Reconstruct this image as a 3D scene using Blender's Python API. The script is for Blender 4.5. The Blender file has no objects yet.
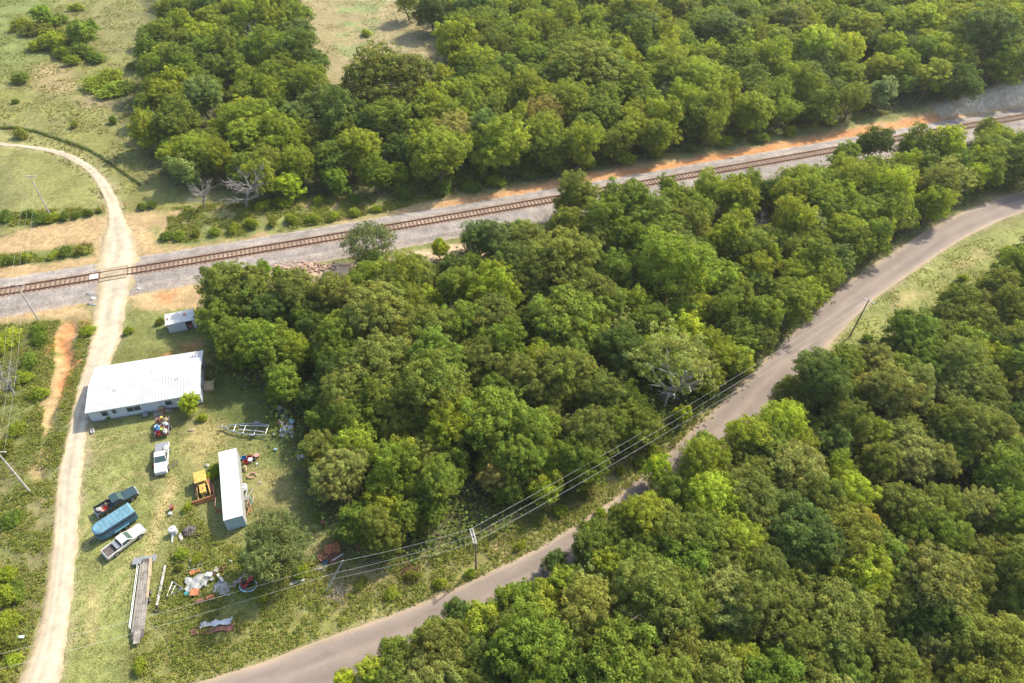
import bpy, bmesh, math, random
import numpy as np
from mathutils import Vector, Matrix, Euler
R = math.radians
scene = bpy.context.scene
col = scene.collection
# ------------------------------------------------------------ camera
W, H = 1024, 683
FOC = 683.0
CAMZ = 84.0
NAD = (538.0, 1032.0)
dx, dy = NAD[0]-W/2, NAD[1]-H/2
roll = math.atan2(dx, dy)
tilt = math.atan2(math.hypot(dx, dy), FOC)          # angle between view axis and straight down
cam = bpy.data.cameras.new('camera'); co = bpy.data.objects.new('camera', cam); col.objects.link(co)
cam.lens = 24.0; cam.sensor_width = 36.0*W/W; cam.lens = FOC/W*36.0
cam.clip_start = 1; cam.clip_end = 9000
CM = Matrix.Translation((0, 0, CAMZ)) @ Matrix.Rotation(tilt, 4, 'X') @ Matrix.Rotation(roll, 4, 'Z')
co.matrix_world = CM
scene.camera = co
C3 = CM.to_3x3()
# ------------------------------------------------------------ light
SDIR = Vector((-0.71, -0.70, 0)).normalized(); SEL = R(44)
wd = bpy.data.worlds.new("World"); scene.world = wd; wd.use_nodes = True
nt = wd.node_tree; bgn = nt.nodes['Background']
sky = nt.nodes.new('ShaderNodeTexSky'); sky.sky_type = 'NISHITA'; sky.sun_disc = False
sky.sun_elevation = SEL; sky.sun_rotation = math.atan2(-SDIR.x, -SDIR.y)
sky.air_density = 1.2; sky.dust_density = 2.5
nt.links.new(sky.outputs[0], bgn.inputs[0]); bgn.inputs[1].default_value = 0.15
sl = bpy.data.lights.new('sun', 'SUN'); sl.energy = 3.75; sl.angle = R(2.0); sl.color = (1.0, 0.915, 0.74)
so = bpy.data.objects.new('sun', sl); col.objects.link(so)
ld = Vector((SDIR.x*math.cos(SEL), SDIR.y*math.cos(SEL), -math.sin(SEL)))
so.rotation_euler = ld.to_track_quat('-Z', 'Y').to_euler(); so.location = (60, 60, 120)
scene.view_settings.view_transform = 'Standard'
try: scene.view_settings.look = 'None'
except Exception: pass
scene.view_settings.exposure = 1.31
scene.view_settings.gamma = 1.0
scene.cycles.max_bounces = 6; scene.cycles.transparent_max_bounces = 4
scene.cycles.diffuse_bounces = 3; scene.cycles.volume_bounces = 0

# ------------------------------------------------------------ terrain + pixel to ground
def sstep(a, b, x):
    t = np.clip((x-a)/(b-a), 0, 1); return t*t*(3-2*t)
def vnoise(x, y, seed=0):
    x = np.asarray(x, float); y = np.asarray(y, float)
    xi = np.floor(x).astype(np.int64); yi = np.floor(y).astype(np.int64)
    fx = x-xi; fy = y-yi
    fx = fx*fx*(3-2*fx); fy = fy*fy*(3-2*fy)
    def hsh(a, b):
        n = (a*374761393 + b*668265263 + seed*982451653) & 0x7fffffff
        n = ((n ^ (n >> 13))*1274126177) & 0x7fffffff
        return ((n ^ (n >> 16)) & 0xffff)/65535.0
    return ((hsh(xi, yi)*(1-fx)+hsh(xi+1, yi)*fx)*(1-fy) + (hsh(xi, yi+1)*(1-fx)+hsh(xi+1, yi+1)*fx)*fy)
def fbm(x, y, seed=0, o=4):
    s = 0; a = .5; t = 0
    for i in range(o):
        s = s + a*vnoise(x*2**i, y*2**i, seed+i*7); t += a; a *= .5
    return s/t
def unproj(px, py, z=0.0):
    d = C3 @ Vector((px-W/2, -(py-H/2), -FOC))
    t = (z-CAMZ)/d.z
    return Vector((d.x*t, d.y*t, z))
RAILPX = [(-160, 317), (-60, 302), (0, 292.5), (100, 276), (256, 250), (400, 226), (512, 206.5), (640, 184), (768, 161.5), (900, 138), (978, 124), (1024, 116), (1100, 104), (1200, 90)]
RAIL = np.array([list(unproj(a, b, 0.6))[:2] for a, b in RAILPX])
def resample(P, step):
    P = np.array(P, float)
    # catmull-rom
    Q = np.vstack([2*P[0]-P[1], P, 2*P[-1]-P[-2]]); out = []
    for i in range(1, len(Q)-2):
        for t in np.linspace(0, 1, 24, endpoint=False):
            a, b, c, d = Q[i-1], Q[i], Q[i+1], Q[i+2]
            out.append(.5*((2*b)+(-a+c)*t+(2*a-5*b+4*c-d)*t*t+(-a+3*b-3*c+d)*t**3))
    out.append(P[-1]); out = np.array(out)
    s = np.r_[0, np.cumsum(np.linalg.norm(np.diff(out[:, :2], axis=0), axis=1))]
    n = max(2, int(s[-1]/step)); q = np.linspace(0, s[-1], n)
    return np.stack([np.interp(q, s, out[:, k]) for k in range(out.shape[1])], 1)
# smooth the rail
RAILF = resample(RAIL, 2.0)
k = 15
pad = np.vstack([RAILF[0]+(RAILF[0]-RAILF[1])*np.arange(k, 0, -1)[:, None], RAILF, RAILF[-1]+(RAILF[-1]-RAILF[-2])*np.arange(1, k+1)[:, None]])
RAILF = np.stack([np.convolve(pad[:, j], np.ones(2*k+1)/(2*k+1), 'valid') for j in (0, 1)], 1)
def raildist(x, y):
    yr = np.interp(x, RAILF[:, 0], RAILF[:, 1])
    return (y-yr)*0.955
def hgt(x, y):
    x = np.asarray(x, float); y = np.asarray(y, float)
    d = raildist(x, y)
    h = 0.5*(fbm(x/22, y/22, 5, 2)-.5)
    h = h*sstep(4, 14, np.abs(d))
    bank = sstep(6.5, 10.5, d)*4.2*sstep(95, 150, x)
    nbank = sstep(8, 30, d)*1.2*sstep(-60, 0, x)
    near = 1-sstep(300, 500, np.abs(x))
    return (h+bank+nbank)*near
def hz(x, y): return float(hgt(x, y))
def G(px, py, z=0.0):
    p = unproj(px, py, z)
    for _ in range(4):
        g = hz(p.x, p.y); p = unproj(px, py, z+g)
    return Vector((p.x, p.y, g+z))
def toPix(p):
    v = CM.inverted() @ Vector(p)
    return (W/2 + FOC*v.x/-v.z, H/2 - FOC*v.y/-v.z)
def mpp(px, py, z=0):           # metres per pixel at that place
    p = G(px, py, z); return (p-Vector((0, 0, CAMZ))).dot(-C3.col[2])/FOC

# ------------------------------------------------------------ materials
MATS = {}
def mat(name, c, rough=.7, metal=0.0, var=.12, scale=3.0, bump=0.0, bscale=20., c2=None, spec=.4, coat=0):
    m = bpy.data.materials.new(name); m.use_nodes = True; n = m.node_tree.nodes; l = m.node_tree.links
    b = n['Principled BSDF']; b.inputs['Roughness'].default_value = rough; b.inputs['Metallic'].default_value = metal
    b.inputs['Specular IOR Level'].default_value = spec
    if coat: b.inputs['Coat Weight'].default_value = coat
    tc = n.new('ShaderNodeTexCoord'); no = n.new('ShaderNodeTexNoise'); no.inputs['Scale'].default_value = scale; no.inputs['Detail'].default_value = 5
    l.new(tc.outputs['Object'], no.inputs['Vector'])
    r = n.new('ShaderNodeValToRGB'); e = r.color_ramp.elements
    e[0].position = .32; e[1].position = .68
    lo = [x*(1-var) for x in c]; hi = list(c2) if c2 else [min(1, x*(1+var)) for x in c]
    e[0].color = (*lo, 1); e[1].color = (*hi, 1)
    l.new(no.outputs['Fac'], r.inputs['Fac']); l.new(r.outputs['Color'], b.inputs['Base Color'])
    if bump:
        n2 = n.new('ShaderNodeTexNoise'); n2.inputs['Scale'].default_value = bscale; n2.inputs['Detail'].default_value = 4
        l.new(tc.outputs['Object'], n2.inputs['Vector'])
        bp = n.new('ShaderNodeBump'); bp.inputs['Strength'].default_value = bump; bp.inputs['Distance'].default_value = .1
        l.new(n2.outputs['Fac'], bp.inputs['Height']); l.new(bp.outputs['Normal'], b.inputs['Normal'])
    MATS[name] = m; return m
def attr_mat(name, attr, rough=.9, s1=.35, sc1=1.2, s2=.35, sc2=9., bump=.5, bsc=6., bd=.15):
    """colour comes from a painted-by-place attribute, broken up by real surface variation"""
    m = bpy.data.materials.new(name); m.use_nodes = True; n = m.node_tree.nodes; l = m.node_tree.links
    b = n['Principled BSDF']; b.inputs['Roughness'].default_value = rough; b.inputs['Specular IOR Level'].default_value = .15
    a = n.new('ShaderNodeAttribute'); a.attribute_name = attr
    g = n.new('ShaderNodeNewGeometry')
    cur = a.outputs['Color']
    for s, sc, dt in ((s1, sc1, 4), (s2, sc2, 3), (s1*.8, sc1*.16, 3)):
        no = n.new('ShaderNodeTexNoise'); no.inputs['Scale'].default_value = sc; no.inputs['Detail'].default_value = dt
        l.new(g.outputs['Position'], no.inputs['Vector'])
        mr = n.new('ShaderNodeMapRange'); mr.inputs['From Min'].default_value = .28; mr.inputs['From Max'].default_value = .72
        mr.inputs['To Min'].default_value = 1-s; mr.inputs['To Max'].default_value = 1+s
        l.new(no.outputs['Fac'], mr.inputs['Value'])
        mx = n.new('ShaderNodeVectorMath'); mx.operation = 'SCALE'
        l.new(cur, mx.inputs[0]); l.new(mr.outputs['Result'], mx.inputs['Scale']); cur = mx.outputs[0]
    l.new(cur, b.inputs['Base Color'])
    n2 = n.new('ShaderNodeTexNoise'); n2.inputs['Scale'].default_value = bsc; n2.inputs['Detail'].default_value = 5
    l.new(g.outputs['Position'], n2.inputs['Vector'])
    bp = n.new('ShaderNodeBump'); bp.inputs['Strength'].default_value = bump; bp.inputs['Distance'].default_value = bd
    l.new(n2.outputs['Fac'], bp.inputs['Height']); l.new(bp.outputs['Normal'], b.inputs['Normal'])
    MATS[name] = m; return m
def leaf_mat(name, objcol=True):
    m = bpy.data.materials.new(name); m.use_nodes = True; n = m.node_tree.nodes; l = m.node_tree.links
    n.remove(n['Principled BSDF']); out = n['Material Output']
    a = n.new('ShaderNodeAttribute'); a.attribute_name = 'tint'
    if objcol:
        oi = n.new('ShaderNodeObjectInfo')
        mx = n.new('ShaderNodeMix'); mx.data_type = 'RGBA'; mx.blend_type = 'MULTIPLY'; mx.inputs['Factor'].default_value = 1
        l.new(oi.outputs['Color'], mx.inputs['A']); l.new(a.outputs['Color'], mx.inputs['B']); c = mx.outputs['Result']
    else: c = a.outputs['Color']
    d = n.new('ShaderNodeBsdfPrincipled'); d.inputs['Roughness'].default_value = .6; d.inputs['Specular IOR Level'].default_value = .08
    t = n.new('ShaderNodeBsdfTranslucent'); ms = n.new('ShaderNodeMixShader'); ms.inputs[0].default_value = .46
    tm = n.new('ShaderNodeMix'); tm.data_type = 'RGBA'; tm.blend_type = 'MULTIPLY'; tm.inputs['Factor'].default_value = 1
    tm.inputs['B'].default_value = (1.5, 1.35, .55, 1)
    l.new(c, d.inputs['Base Color']); l.new(c, tm.inputs['A']); l.new(tm.outputs['Result'], t.inputs['Color'])
    l.new(d.outputs[0], ms.inputs[1]); l.new(t.outputs[0], ms.inputs[2]); l.new(ms.outputs[0], out.inputs['Surface'])
    MATS[name] = m; return m
M_leaf = leaf_mat('leaves'); M_cover = leaf_mat('weed_leaves', False)
M_bark = mat('bark', (.13, .105, .08), .95, bump=.4, scale=2)
M_deadbark = mat('dead_bark', (.21, .19, .17), .9, scale=3)
M_palebark = mat('pale_bark', (.27, .25, .22), .9, scale=2)

# ------------------------------------------------------------ object helpers
def tag(o, label=None, cat=None, group=None, kind=None):
    if label: o['label'] = label
    if cat: o['category'] = cat
    if group: o['group'] = group
    if kind: o['kind'] = kind
    return o
def thing(name, label, cat, loc=(0, 0, 0), rz=0, group=None, rot=None):
    o = bpy.data.objects.new(name, None); col.objects.link(o); o.location = loc
    o.rotation_euler = rot if rot else (0, 0, rz); o.empty_display_size = .2
    return tag(o, label, cat, group)
def link_mesh(name, me, m, parent=None):
    if m is not None and len(me.materials) == 0: me.materials.append(m)
    o = bpy.data.objects.new(name, me); col.objects.link(o)
    if parent is not None: o.parent = parent
    return o
class MB:
    def __init__(s): s.bm = bmesh.new()
    def _add(s, geo, M):
        bmesh.ops.transform(s.bm, matrix=M, verts=geo)
        return s
    def box(s, c, d, rot=(0, 0, 0), bev=0.0, taper=None):
        r = bmesh.ops.create_cube(s.bm, size=1.0); vs = r['verts']
        if taper:
            for v in vs:
                if v.co.z > 0: v.co.x *= taper[0]; v.co.y *= taper[1]
        for v in vs: v.co.x *= d[0]; v.co.y *= d[1]; v.co.z *= d[2]
        if bev:
            es = list({e for v in vs for e in v.link_edges})
            rr = bmesh.ops.bevel(s.bm, geom=es, offset=bev, segments=2, affect='EDGES', profile=.6)
            vs = list({v for f in rr['faces'] for v in f.verts} | {v for v in vs if v.is_valid})
        return s._add(vs, Matrix.Translation(c) @ Euler(rot).to_matrix().to_4x4())
    def cyl(s, a, b, r, r2=None, seg=12, caps=True):
        a = Vector(a); b = Vector(b); d = b-a
        rr = bmesh.ops.create_cone(s.bm, cap_ends=caps, segments=seg, radius1=r, radius2=r if r2 is None else r2, depth=d.length)
        return s._add(rr['verts'], Matrix.Translation((a+b)/2) @ d.to_track_quat('Z', 'Y').to_matrix().to_4x4())
    def tube(s, pts, r, seg=6):
        for i in range(len(pts)-1):
            ra = r if not hasattr(r, '__len__') else r[i]; rb = r if not hasattr(r, '__len__') else r[i+1]
            s.cyl(pts[i], pts[i+1], ra, rb, seg)
        return s
    def sphere(s, c, d, seg=12, rot=(0, 0, 0)):
        rr = bmesh.ops.create_uvsphere(s.bm, u_segments=seg, v_segments=max(6, seg//2), radius=.5)
        for v in rr['verts']: v.co.x *= d[0]; v.co.y *= d[1]; v.co.z *= d[2]
        return s._add(rr['verts'], Matrix.Translation(c) @ Euler(rot).to_matrix().to_4x4())
    def prism(s, prof, y0, y1, inset=0.0, insets=None):
        """side profile (x,z) extruded between y0 and y1"""
        a = [s.bm.verts.new((x, y0+(insets[i] if insets else 0), z)) for i, (x, z) in enumerate(prof)]
        b = [s.bm.verts.new((x, y1-(insets[i] if insets else 0), z)) for i, (x, z) in enumerate(prof)]
        n = len(prof)
        s.bm.faces.new(a); s.bm.faces.new(b[::-1])
        for i in range(n): s.bm.faces.new((a[i], b[i], b[(i+1) % n], a[(i+1) % n]))
        return s
    def poly(s, pts, th=.02):
        a = [s.bm.verts.new(p) for p in pts]; b = [s.bm.verts.new((p[0], p[1], p[2]-th)) for p in pts]; n = len(pts)
        s.bm.faces.new(a); s.bm.faces.new(b[::-1])
        for i in range(n): s.bm.faces.new((a[i], b[i], b[(i+1) % n], a[(i+1) % n]))
        return s
    def crumple(s, amp, sc=2., seed=0):
        rg = random.Random(seed); 
        for v in s.bm.verts:
            v.co.z += amp*(math.sin(v.co.x*sc*3+seed)*math.cos(v.co.y*sc*2.3+seed*2)+rg.uniform(-.5, .5))
        return s
    def grid(s, x, y, nx, ny, c=(0, 0, 0), th=.02, edge=.0, seed=1):
        rg = random.Random(seed); vs = []
        for i in range(nx+1):
            row = []
            for j in range(ny+1):
                e = (i in (0, nx) or j in (0, ny))
                row.append(s.bm.verts.new((c[0]+(i/nx-.5)*x+(rg.uniform(-edge, edge) if e else 0), c[1]+(j/ny-.5)*y+(rg.uniform(-edge, edge) if e else 0), c[2])))
            vs.append(row)
        for i in range(nx):
            for j in range(ny): s.bm.faces.new((vs[i][j], vs[i+1][j], vs[i+1][j+1], vs[i][j+1]))
        return s
    def build(s, name, m, parent=None, smooth=False, solid=0):
        bmesh.ops.recalc_face_normals(s.bm, faces=s.bm.faces)
        me = bpy.data.meshes.new(name); s.bm.to_mesh(me); s.bm.free()
        if smooth:
            for p in me.polygons: p.use_smooth = True
        o = link_mesh(name, me, m, parent)
        if solid:
            md = o.modifiers.new('thickness', 'SOLIDIFY'); md.thickness = solid
        return o
def np_mesh(name, V, F, cols=None, attr='tint'):
    me = bpy.data.meshes.new(name); V = np.asarray(V, np.float32); F = np.asarray(F, np.int32); k = F.shape[1]
    me.vertices.add(len(V)); me.vertices.foreach_set('co', V.ravel())
    me.loops.add(F.size); me.loops.foreach_set('vertex_index', F.ravel())
    me.polygons.add(len(F)); me.polygons.foreach_set('loop_start', np.arange(0, F.size, k, dtype=np.int32))
    if cols is not None:
        a = me.attributes.new(attr, 'FLOAT_COLOR', 'POINT')
        a.data.foreach_set('color', np.hstack([cols, np.ones((len(cols), 1))]).astype(np.float32).ravel())
    me.update(calc_edges=True); me.validate(); return me
def leaf_mesh(name, C, N, S, T, rng):
    """C centres, N normals, S sizes, T colours (n,3): one small leaf-spray quad each"""
    n = len(C); A = rng.normal(size=(n, 3)); t = np.cross(N, A); t /= np.linalg.norm(t, axis=1)[:, None]+1e-9
    b = np.cross(N, t); b /= np.linalg.norm(b, axis=1)[:, None]+1e-9
    S = S[:, None]
    V = np.stack([C+t*S*.55, C+b*S*.42+N*S*.05, C-t*S*.5, C-b*S*.42-N*S*.05], 1).reshape(-1, 3)
    return np_mesh(name, V, np.arange(4*n).reshape(-1, 4), np.repeat(T, 4, 0))
def unit(v): return v/(np.linalg.norm(v, axis=-1, keepdims=True)+1e-9)
# ------------------------------------------------------------ the ground
def axis(lo, hi, fine_lo, fine_hi, f, m, outer):
    a = list(np.arange(fine_lo, fine_hi, f)); 
    left = list(np.arange(lo, fine_lo, m)); right = list(np.arange(fine_hi, hi, m))
    a = left+a+right
    step = m; x = a[-1]
    while x < outer: step *= 1.35; x += step; a.append(x)
    step = m; x = a[0]
    pre = []
    while x > -outer: step *= 1.35; x -= step; pre.append(x)
    return np.array(pre[::-1]+a)
ax = axis(-200, 215, -100, 5, .42, 1.15, 4500); ay = axis(10, 290, 24, 125, .42, 1.15, 5000)
GX, GY = np.meshgrid(ax, ay, indexing='ij'); X = GX.ravel(); Y = GY.ravel()
WX = X + 2.2*(fbm(X/5, Y/5, 31, 3)-.5) + 1.4*(fbm(X/1.3, Y/1.3, 41, 2)-.5)
WY = Y + 2.2*(fbm(X/5, Y/5, 57, 3)-.5) + 1.4*(fbm(X/1.3, Y/1.3, 67, 2)-.5)
def sdf(P, x, y):
    """signed distance, positive inside"""
    P = np.array(P); d = np.full(x.shape, 1e18); ins = np.zeros(x.shape, bool); n = len(P)
    for i in range(n):
        a = P[i]; b = P[(i+1) % n]; e = b-a
        t = np.clip(((x-a[0])*e[0]+(y-a[1])*e[1])/(e@e+1e-9), 0, 1)
        d = np.minimum(d, (x-a[0]-t*e[0])**2+(y-a[1]-t*e[1])**2)
        c = ((a[1] > y) != (b[1] > y)) & (x < (b[0]-a[0])*(y-a[1])/(b[1]-a[1]+1e-12)+a[0])
        ins ^= c
    return np.where(ins, 1, -1)*np.sqrt(d)
def PXP(P, z=0): return [tuple(unproj(a, b, z))[:2] for a, b in P]
base = np.tile(np.array([.115, .125, .040]), (len(X), 1))
big = fbm(X/14, Y/14, 3, 4)[:, None]; mid = fbm(X/4, Y/4, 9, 3)[:, None]
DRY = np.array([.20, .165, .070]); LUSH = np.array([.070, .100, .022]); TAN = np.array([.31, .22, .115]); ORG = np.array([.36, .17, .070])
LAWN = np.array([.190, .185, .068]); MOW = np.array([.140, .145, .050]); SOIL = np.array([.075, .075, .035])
cur = base*(1-sstep(.45, .75, big)) + DRY*sstep(.45, .75, big)
def paint(P, c, soft=1.5, amt=1.0, mul=None, z=0, world=False, thr=None):
    global cur
    Q = P if world else PXP(P, z)
    d = sdf(Q, WX, WY); m = sstep(-soft, soft, d)*amt
    if thr is not None:
        m = m*sstep(thr[0], thr[1], mid[:, 0] if len(thr) < 3 else big[:, 0])
    cur = cur*(1-m[:, None]) + np.array(c)*m[:, None]
DR = [(20, 735, 44), (39, 683, 38), (51, 640, 28), (58, 600, 23), (65, 540, 22), (69, 480, 21), (79, 425, 17), (89, 385, 20), (104, 345, 27), (110, 310, 27), (117, 280, 29), (118, 262, 33), (118, 240, 27), (116, 220, 14), (111, 200, 11), (100, 180, 9), (84, 165, 8), (60, 153, 7), (30, 147, 5), (0, 144, 5), (-60, 138, 5)]
DRC = resample([(*unproj(a, b)[:2], w*.5*mpp(a, b)) for a, b, w in DR], .4)
# fields beyond the railway
paint([(-200, -60), (330, -60), (330, 200), (-200, 260)], (.150, .150, .045), 3)
paint([(-200, -60), (330, -60), (330, 200), (-200, 260)], (.145, .142, .056), 3, .8, thr=(.48, .7))
paint([(-20, -20), (60, -20), (40, 60), (-20, 90)], (.115, .145, .044), 6, .8)
paint([(75, 5), (140, 0), (150, 40), (110, 60), (80, 45)], (.150, .145, .060), 4, .8)
paint([(35, 65), (70, 62), (78, 88), (60, 95), (34, 88)], (.235, .18, .095), 3, .8)
paint([(75, 96), (125, 92), (125, 108), (80, 108)], (.20, .155, .085), 2.5, .8)
paint([(-60, 125), (30, 128), (75, 145), (115, 175), (135, 205), (100, 212), (-60, 222)], LAWN*.92, 2)
paint([(10, 142), (70, 158), (98, 185), (90, 205), (30, 205), (28, 180), (8, 160)], (.155, .155, .05), 3, .8)
paint([(-60, 160), (8, 165), (26, 185), (20, 210), (-60, 222)], (.125, .125, .048), 2.5, .9)
paint([(290, -30), (455, -30), (445, 40), (440, 78), (385, 90), (330, 95), (312, 60), (300, 20)], (.205, .172, .088), 2)
paint([(335, -20), (395, -20), (372, 40), (345, 68), (335, 60), (338, 20)], (.13, .17, .060), 2, .75, thr=(.38, .55))
# forest floor
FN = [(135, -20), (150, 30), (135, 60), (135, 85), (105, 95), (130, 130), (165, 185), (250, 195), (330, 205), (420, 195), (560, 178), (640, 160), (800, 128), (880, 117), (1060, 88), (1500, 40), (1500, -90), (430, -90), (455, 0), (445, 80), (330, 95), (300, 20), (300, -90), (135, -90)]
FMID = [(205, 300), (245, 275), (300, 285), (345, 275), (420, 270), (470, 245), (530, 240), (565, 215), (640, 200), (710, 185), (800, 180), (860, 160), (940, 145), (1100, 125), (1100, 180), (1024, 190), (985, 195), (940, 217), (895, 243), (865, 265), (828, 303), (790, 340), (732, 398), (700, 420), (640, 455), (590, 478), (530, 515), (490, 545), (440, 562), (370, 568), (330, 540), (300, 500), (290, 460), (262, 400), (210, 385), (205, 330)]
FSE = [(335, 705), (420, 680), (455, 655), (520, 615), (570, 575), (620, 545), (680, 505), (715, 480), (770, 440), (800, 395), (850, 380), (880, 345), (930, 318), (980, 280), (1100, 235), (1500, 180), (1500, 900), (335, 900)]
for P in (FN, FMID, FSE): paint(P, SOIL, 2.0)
# railway margins: bare sandy soil
paint([(-150, 258), (0, 236), (40, 226), (100, 218), (140, 212), (215, 206), (330, 202), (395, 207), (470, 196), (540, 182), (620, 168), (720, 152), (860, 126), (960, 110), (1100, 88), (1100, 105), (860, 145), (600, 190), (400, 222), (120, 262), (-150, 302)], TAN*.92, 1.6)
paint([(165, 210), (250, 208), (380, 208), (390, 214), (300, 232), (215, 245), (165, 252), (150, 235)], (.135, .150, .048), 1.6, .95, thr=(.22, .5))
paint([(-150, 262), (0, 252), (50, 249), (92, 243), (95, 256), (50, 262), (-150, 282)], (.10, .125, .036), 1.2, .95)
paint([(-150, 225), (0, 218), (50, 212), (105, 208), (105, 215), (50, 222), (-150, 240)], (.10, .12, .035), 1.0, .95)
paint([(620, 172), (700, 157), (800, 140), (880, 124), (960, 112), (965, 118), (880, 134), (780, 152), (690, 168), (610, 182)], ORG, 1.2, .95, thr=(.12, .34))
paint([(440, 205), (500, 192), (600, 172), (625, 167), (620, 182), (560, 192), (505, 203), (450, 214)], (.35, .19, .09), 1.2, .9)
paint([(930, 108), (1100, 80), (1100, 95), (940, 118)], (.36, .30, .22), 1.4)
# below the rail, left
paint([(-150, 330), (0, 306), (85, 297), (92, 318), (60, 322), (30, 320), (0, 326), (-150, 345)], TAN, 1.4)
paint([(128, 292), (205, 275), (225, 280), (205, 308), (160, 312), (132, 308)], TAN*1.0, 1.2)
paint([(150, 296), (200, 286), (200, 300), (165, 306)], ORG, 1.0, .7, thr=(.4, .6))
paint([(270, 270), (360, 262), (520, 236), (525, 250), (450, 262), (345, 285), (262, 292)], (.36, .27, .18), 1.2)
# left verge
paint([(-150, 335), (0, 322), (55, 318), (95, 320), (100, 345), (82, 385), (72, 430), (58, 500), (42, 620), (15, 700), (-150, 720)], (.105, .115, .036), 1.5)
paint([(-150, 420), (20, 430), (55, 500), (40, 620), (10, 690), (-150, 700)], (.165, .145, .070), 3, .8, thr=(.42, .62))
paint([(46, 330), (60, 315), (86, 315), (86, 335), (78, 367), (66, 395), (56, 420), (46, 445), (40, 480), (32, 478), (40, 440), (44, 400), (50, 370)], TAN*.95, .9, .95, thr=(.36, .50))
paint([(60, 322), (70, 320), (74, 345), (66, 380), (60, 400), (56, 370), (58, 345)], ORG*1.0, .9, .9, thr=(.30, .42))
for bl_ in ([(78, 318), (92, 318), (90, 332), (80, 334)], [(50, 340), (62, 338), (60, 356), (48, 356)], [(70, 345), (84, 342), (82, 362), (70, 366)], [(54, 378), (70, 372), (66, 392), (52, 396)]): paint(bl_, ORG*1.0, .9, .9, thr=(.36, .48))
# homestead
YARD = [(105, 345), (205, 340), (262, 400), (292, 450), (305, 500), (335, 540), (380, 570), (470, 552), (480, 548), (400, 615), (300, 650), (200, 680), (130, 705), (62, 720), (70, 600), (80, 480), (92, 420)]
paint(YARD, MOW*1.05, 1.2)
paint([(110, 315), (200, 315), (205, 345), (160, 355), (110, 375), (112, 340)], (.125, .135, .042), 1.0)
paint([(150, 350), (200, 338), (205, 350), (160, 358)], ORG*.8, .7, .8, thr=(.45, .6))
paint([(60, 580), (80, 470), (92, 440), (135, 430), (150, 490), (175, 520), (140, 560), (120, 700), (60, 700)], (.150, .165, .052), 1.8, .9)
paint([(195, 420), (240, 420), (225, 440), (190, 470), (185, 445)], (.25, .20, .085), 1.6, .7)
paint([(158, 500), (172, 476), (180, 478), (172, 500), (160, 520), (152, 560), (146, 560), (150, 520)], (.30, .235, .105), .7, .8)
paint([(85, 570), (100, 590), (96, 640), (88, 640)], (.28, .21, .10), .9, .6, thr=(.35, .6))
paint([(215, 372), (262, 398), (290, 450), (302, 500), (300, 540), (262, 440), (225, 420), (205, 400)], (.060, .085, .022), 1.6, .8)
paint([(250, 470), (290, 465), (300, 520), (265, 545), (252, 520)], (.17, .15, .062), 1.6, .8)
paint([(172, 545), (280, 540), (300, 600), (200, 640), (165, 620)], (.125, .130, .035), 1.5, .8)
paint([(145, 640), (330, 610), (470, 570), (480, 590), (350, 650), (200, 690), (140, 690)], (.155, .155, .048), 1.5, .9)
paint([(310, 540), (420, 555), (420, 590), (330, 610), (300, 590)], (.155, .125, .062), 1.5, .8)
def ruts(P, c, w=.28, amt=.6):
    L_ = resample([unproj(a, b)[:2] for a, b in P], .8); T_ = np.gradient(L_, axis=0); T_ /= np.linalg.norm(T_, axis=1)[:, None]; N_ = np.stack([-T_[:, 1], T_[:, 0]], 1)
    for o_ in (-.8, .8): paint([tuple(p) for p in L_+N_*(o_+w)]+[tuple(p) for p in (L_+N_*(o_-w))[::-1]], c, .45, amt, world=True)
WORN = (.27, .225, .11)
ruts([(76, 470), (95, 452), (125, 440), (150, 436)], WORN); ruts([(72, 560), (95, 520), (125, 485), (150, 482), (163, 500), (160, 540)], WORN); ruts([(62, 640), (90, 610), (120, 580), (145, 548), (158, 520)], WORN); ruts([(70, 600), (105, 560), (135, 545), (155, 525)], WORN, .25, .4); ruts([(80, 440), (100, 470), (110, 500)], WORN, .25, .4)
# verge between wood and road
paint([(430, 560), (480, 540), (560, 500), (640, 455), (700, 415), (740, 385), (765, 368), (765, 375), (700, 440), (640, 490), (560, 548), (480, 590), (430, 608)], (.165, .155, .055), 1.2)
paint([(480, 540), (560, 500), (640, 455), (700, 415), (705, 425), (640, 468), (560, 520), (490, 560)], (.26, .20, .11), 1.4, .7, thr=(.42, .6))
paint([(1100, 205), (1024, 222), (968, 240), (925, 262), (870, 300), (835, 340), (800, 385), (800, 405), (850, 395), (900, 340), (960, 290), (1100, 232)], (.155, .165, .052), 1.2)
paint([(1000, 235), (930, 270), (880, 310), (880, 325), (940, 285), (1000, 250)], (.27, .22, .10), 1.4, .7, thr=(.4, .6))
_T = np.gradient(DRC[:, :2], axis=0); _T /= np.linalg.norm(_T, axis=1)[:, None]; _N = np.stack([-_T[:, 1], _T[:, 0]], 1)
paint([tuple(p) for p in (DRC[:, :2]+_N*DRC[:, 2:3]*1.0)[::10]]+[tuple(p) for p in (DRC[:, :2]-_N*DRC[:, 2:3]*1.0)[::-10]], (.26, .215, .13), 1.3, .9, world=True)
RPX = resample([unproj(a, b)[:2] for a, b in [(60, 752), (262, 689), (345, 657), (430, 625), (500, 592), (560, 560), (620, 520), (668, 480), (705, 444), (748, 402), (809, 341), (848, 301), (882, 276), (918, 252), (957, 228), (1000, 209), (1050, 194), (1130, 178)]], 4)
_T = np.gradient(RPX, axis=0); _T /= np.linalg.norm(_T, axis=1)[:, None]; _N = np.stack([-_T[:, 1], _T[:, 0]], 1)
paint([tuple(p) for p in RPX+_N*3.1]+[tuple(p) for p in (RPX-_N*3.1)[::-1]], (.22, .175, .11), .9, .85, world=True)
HG = hgt(X, Y)
cur = cur*(0.86+.28*fbm(X/2.2, Y/2.2, 77, 3))[:, None]
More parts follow.
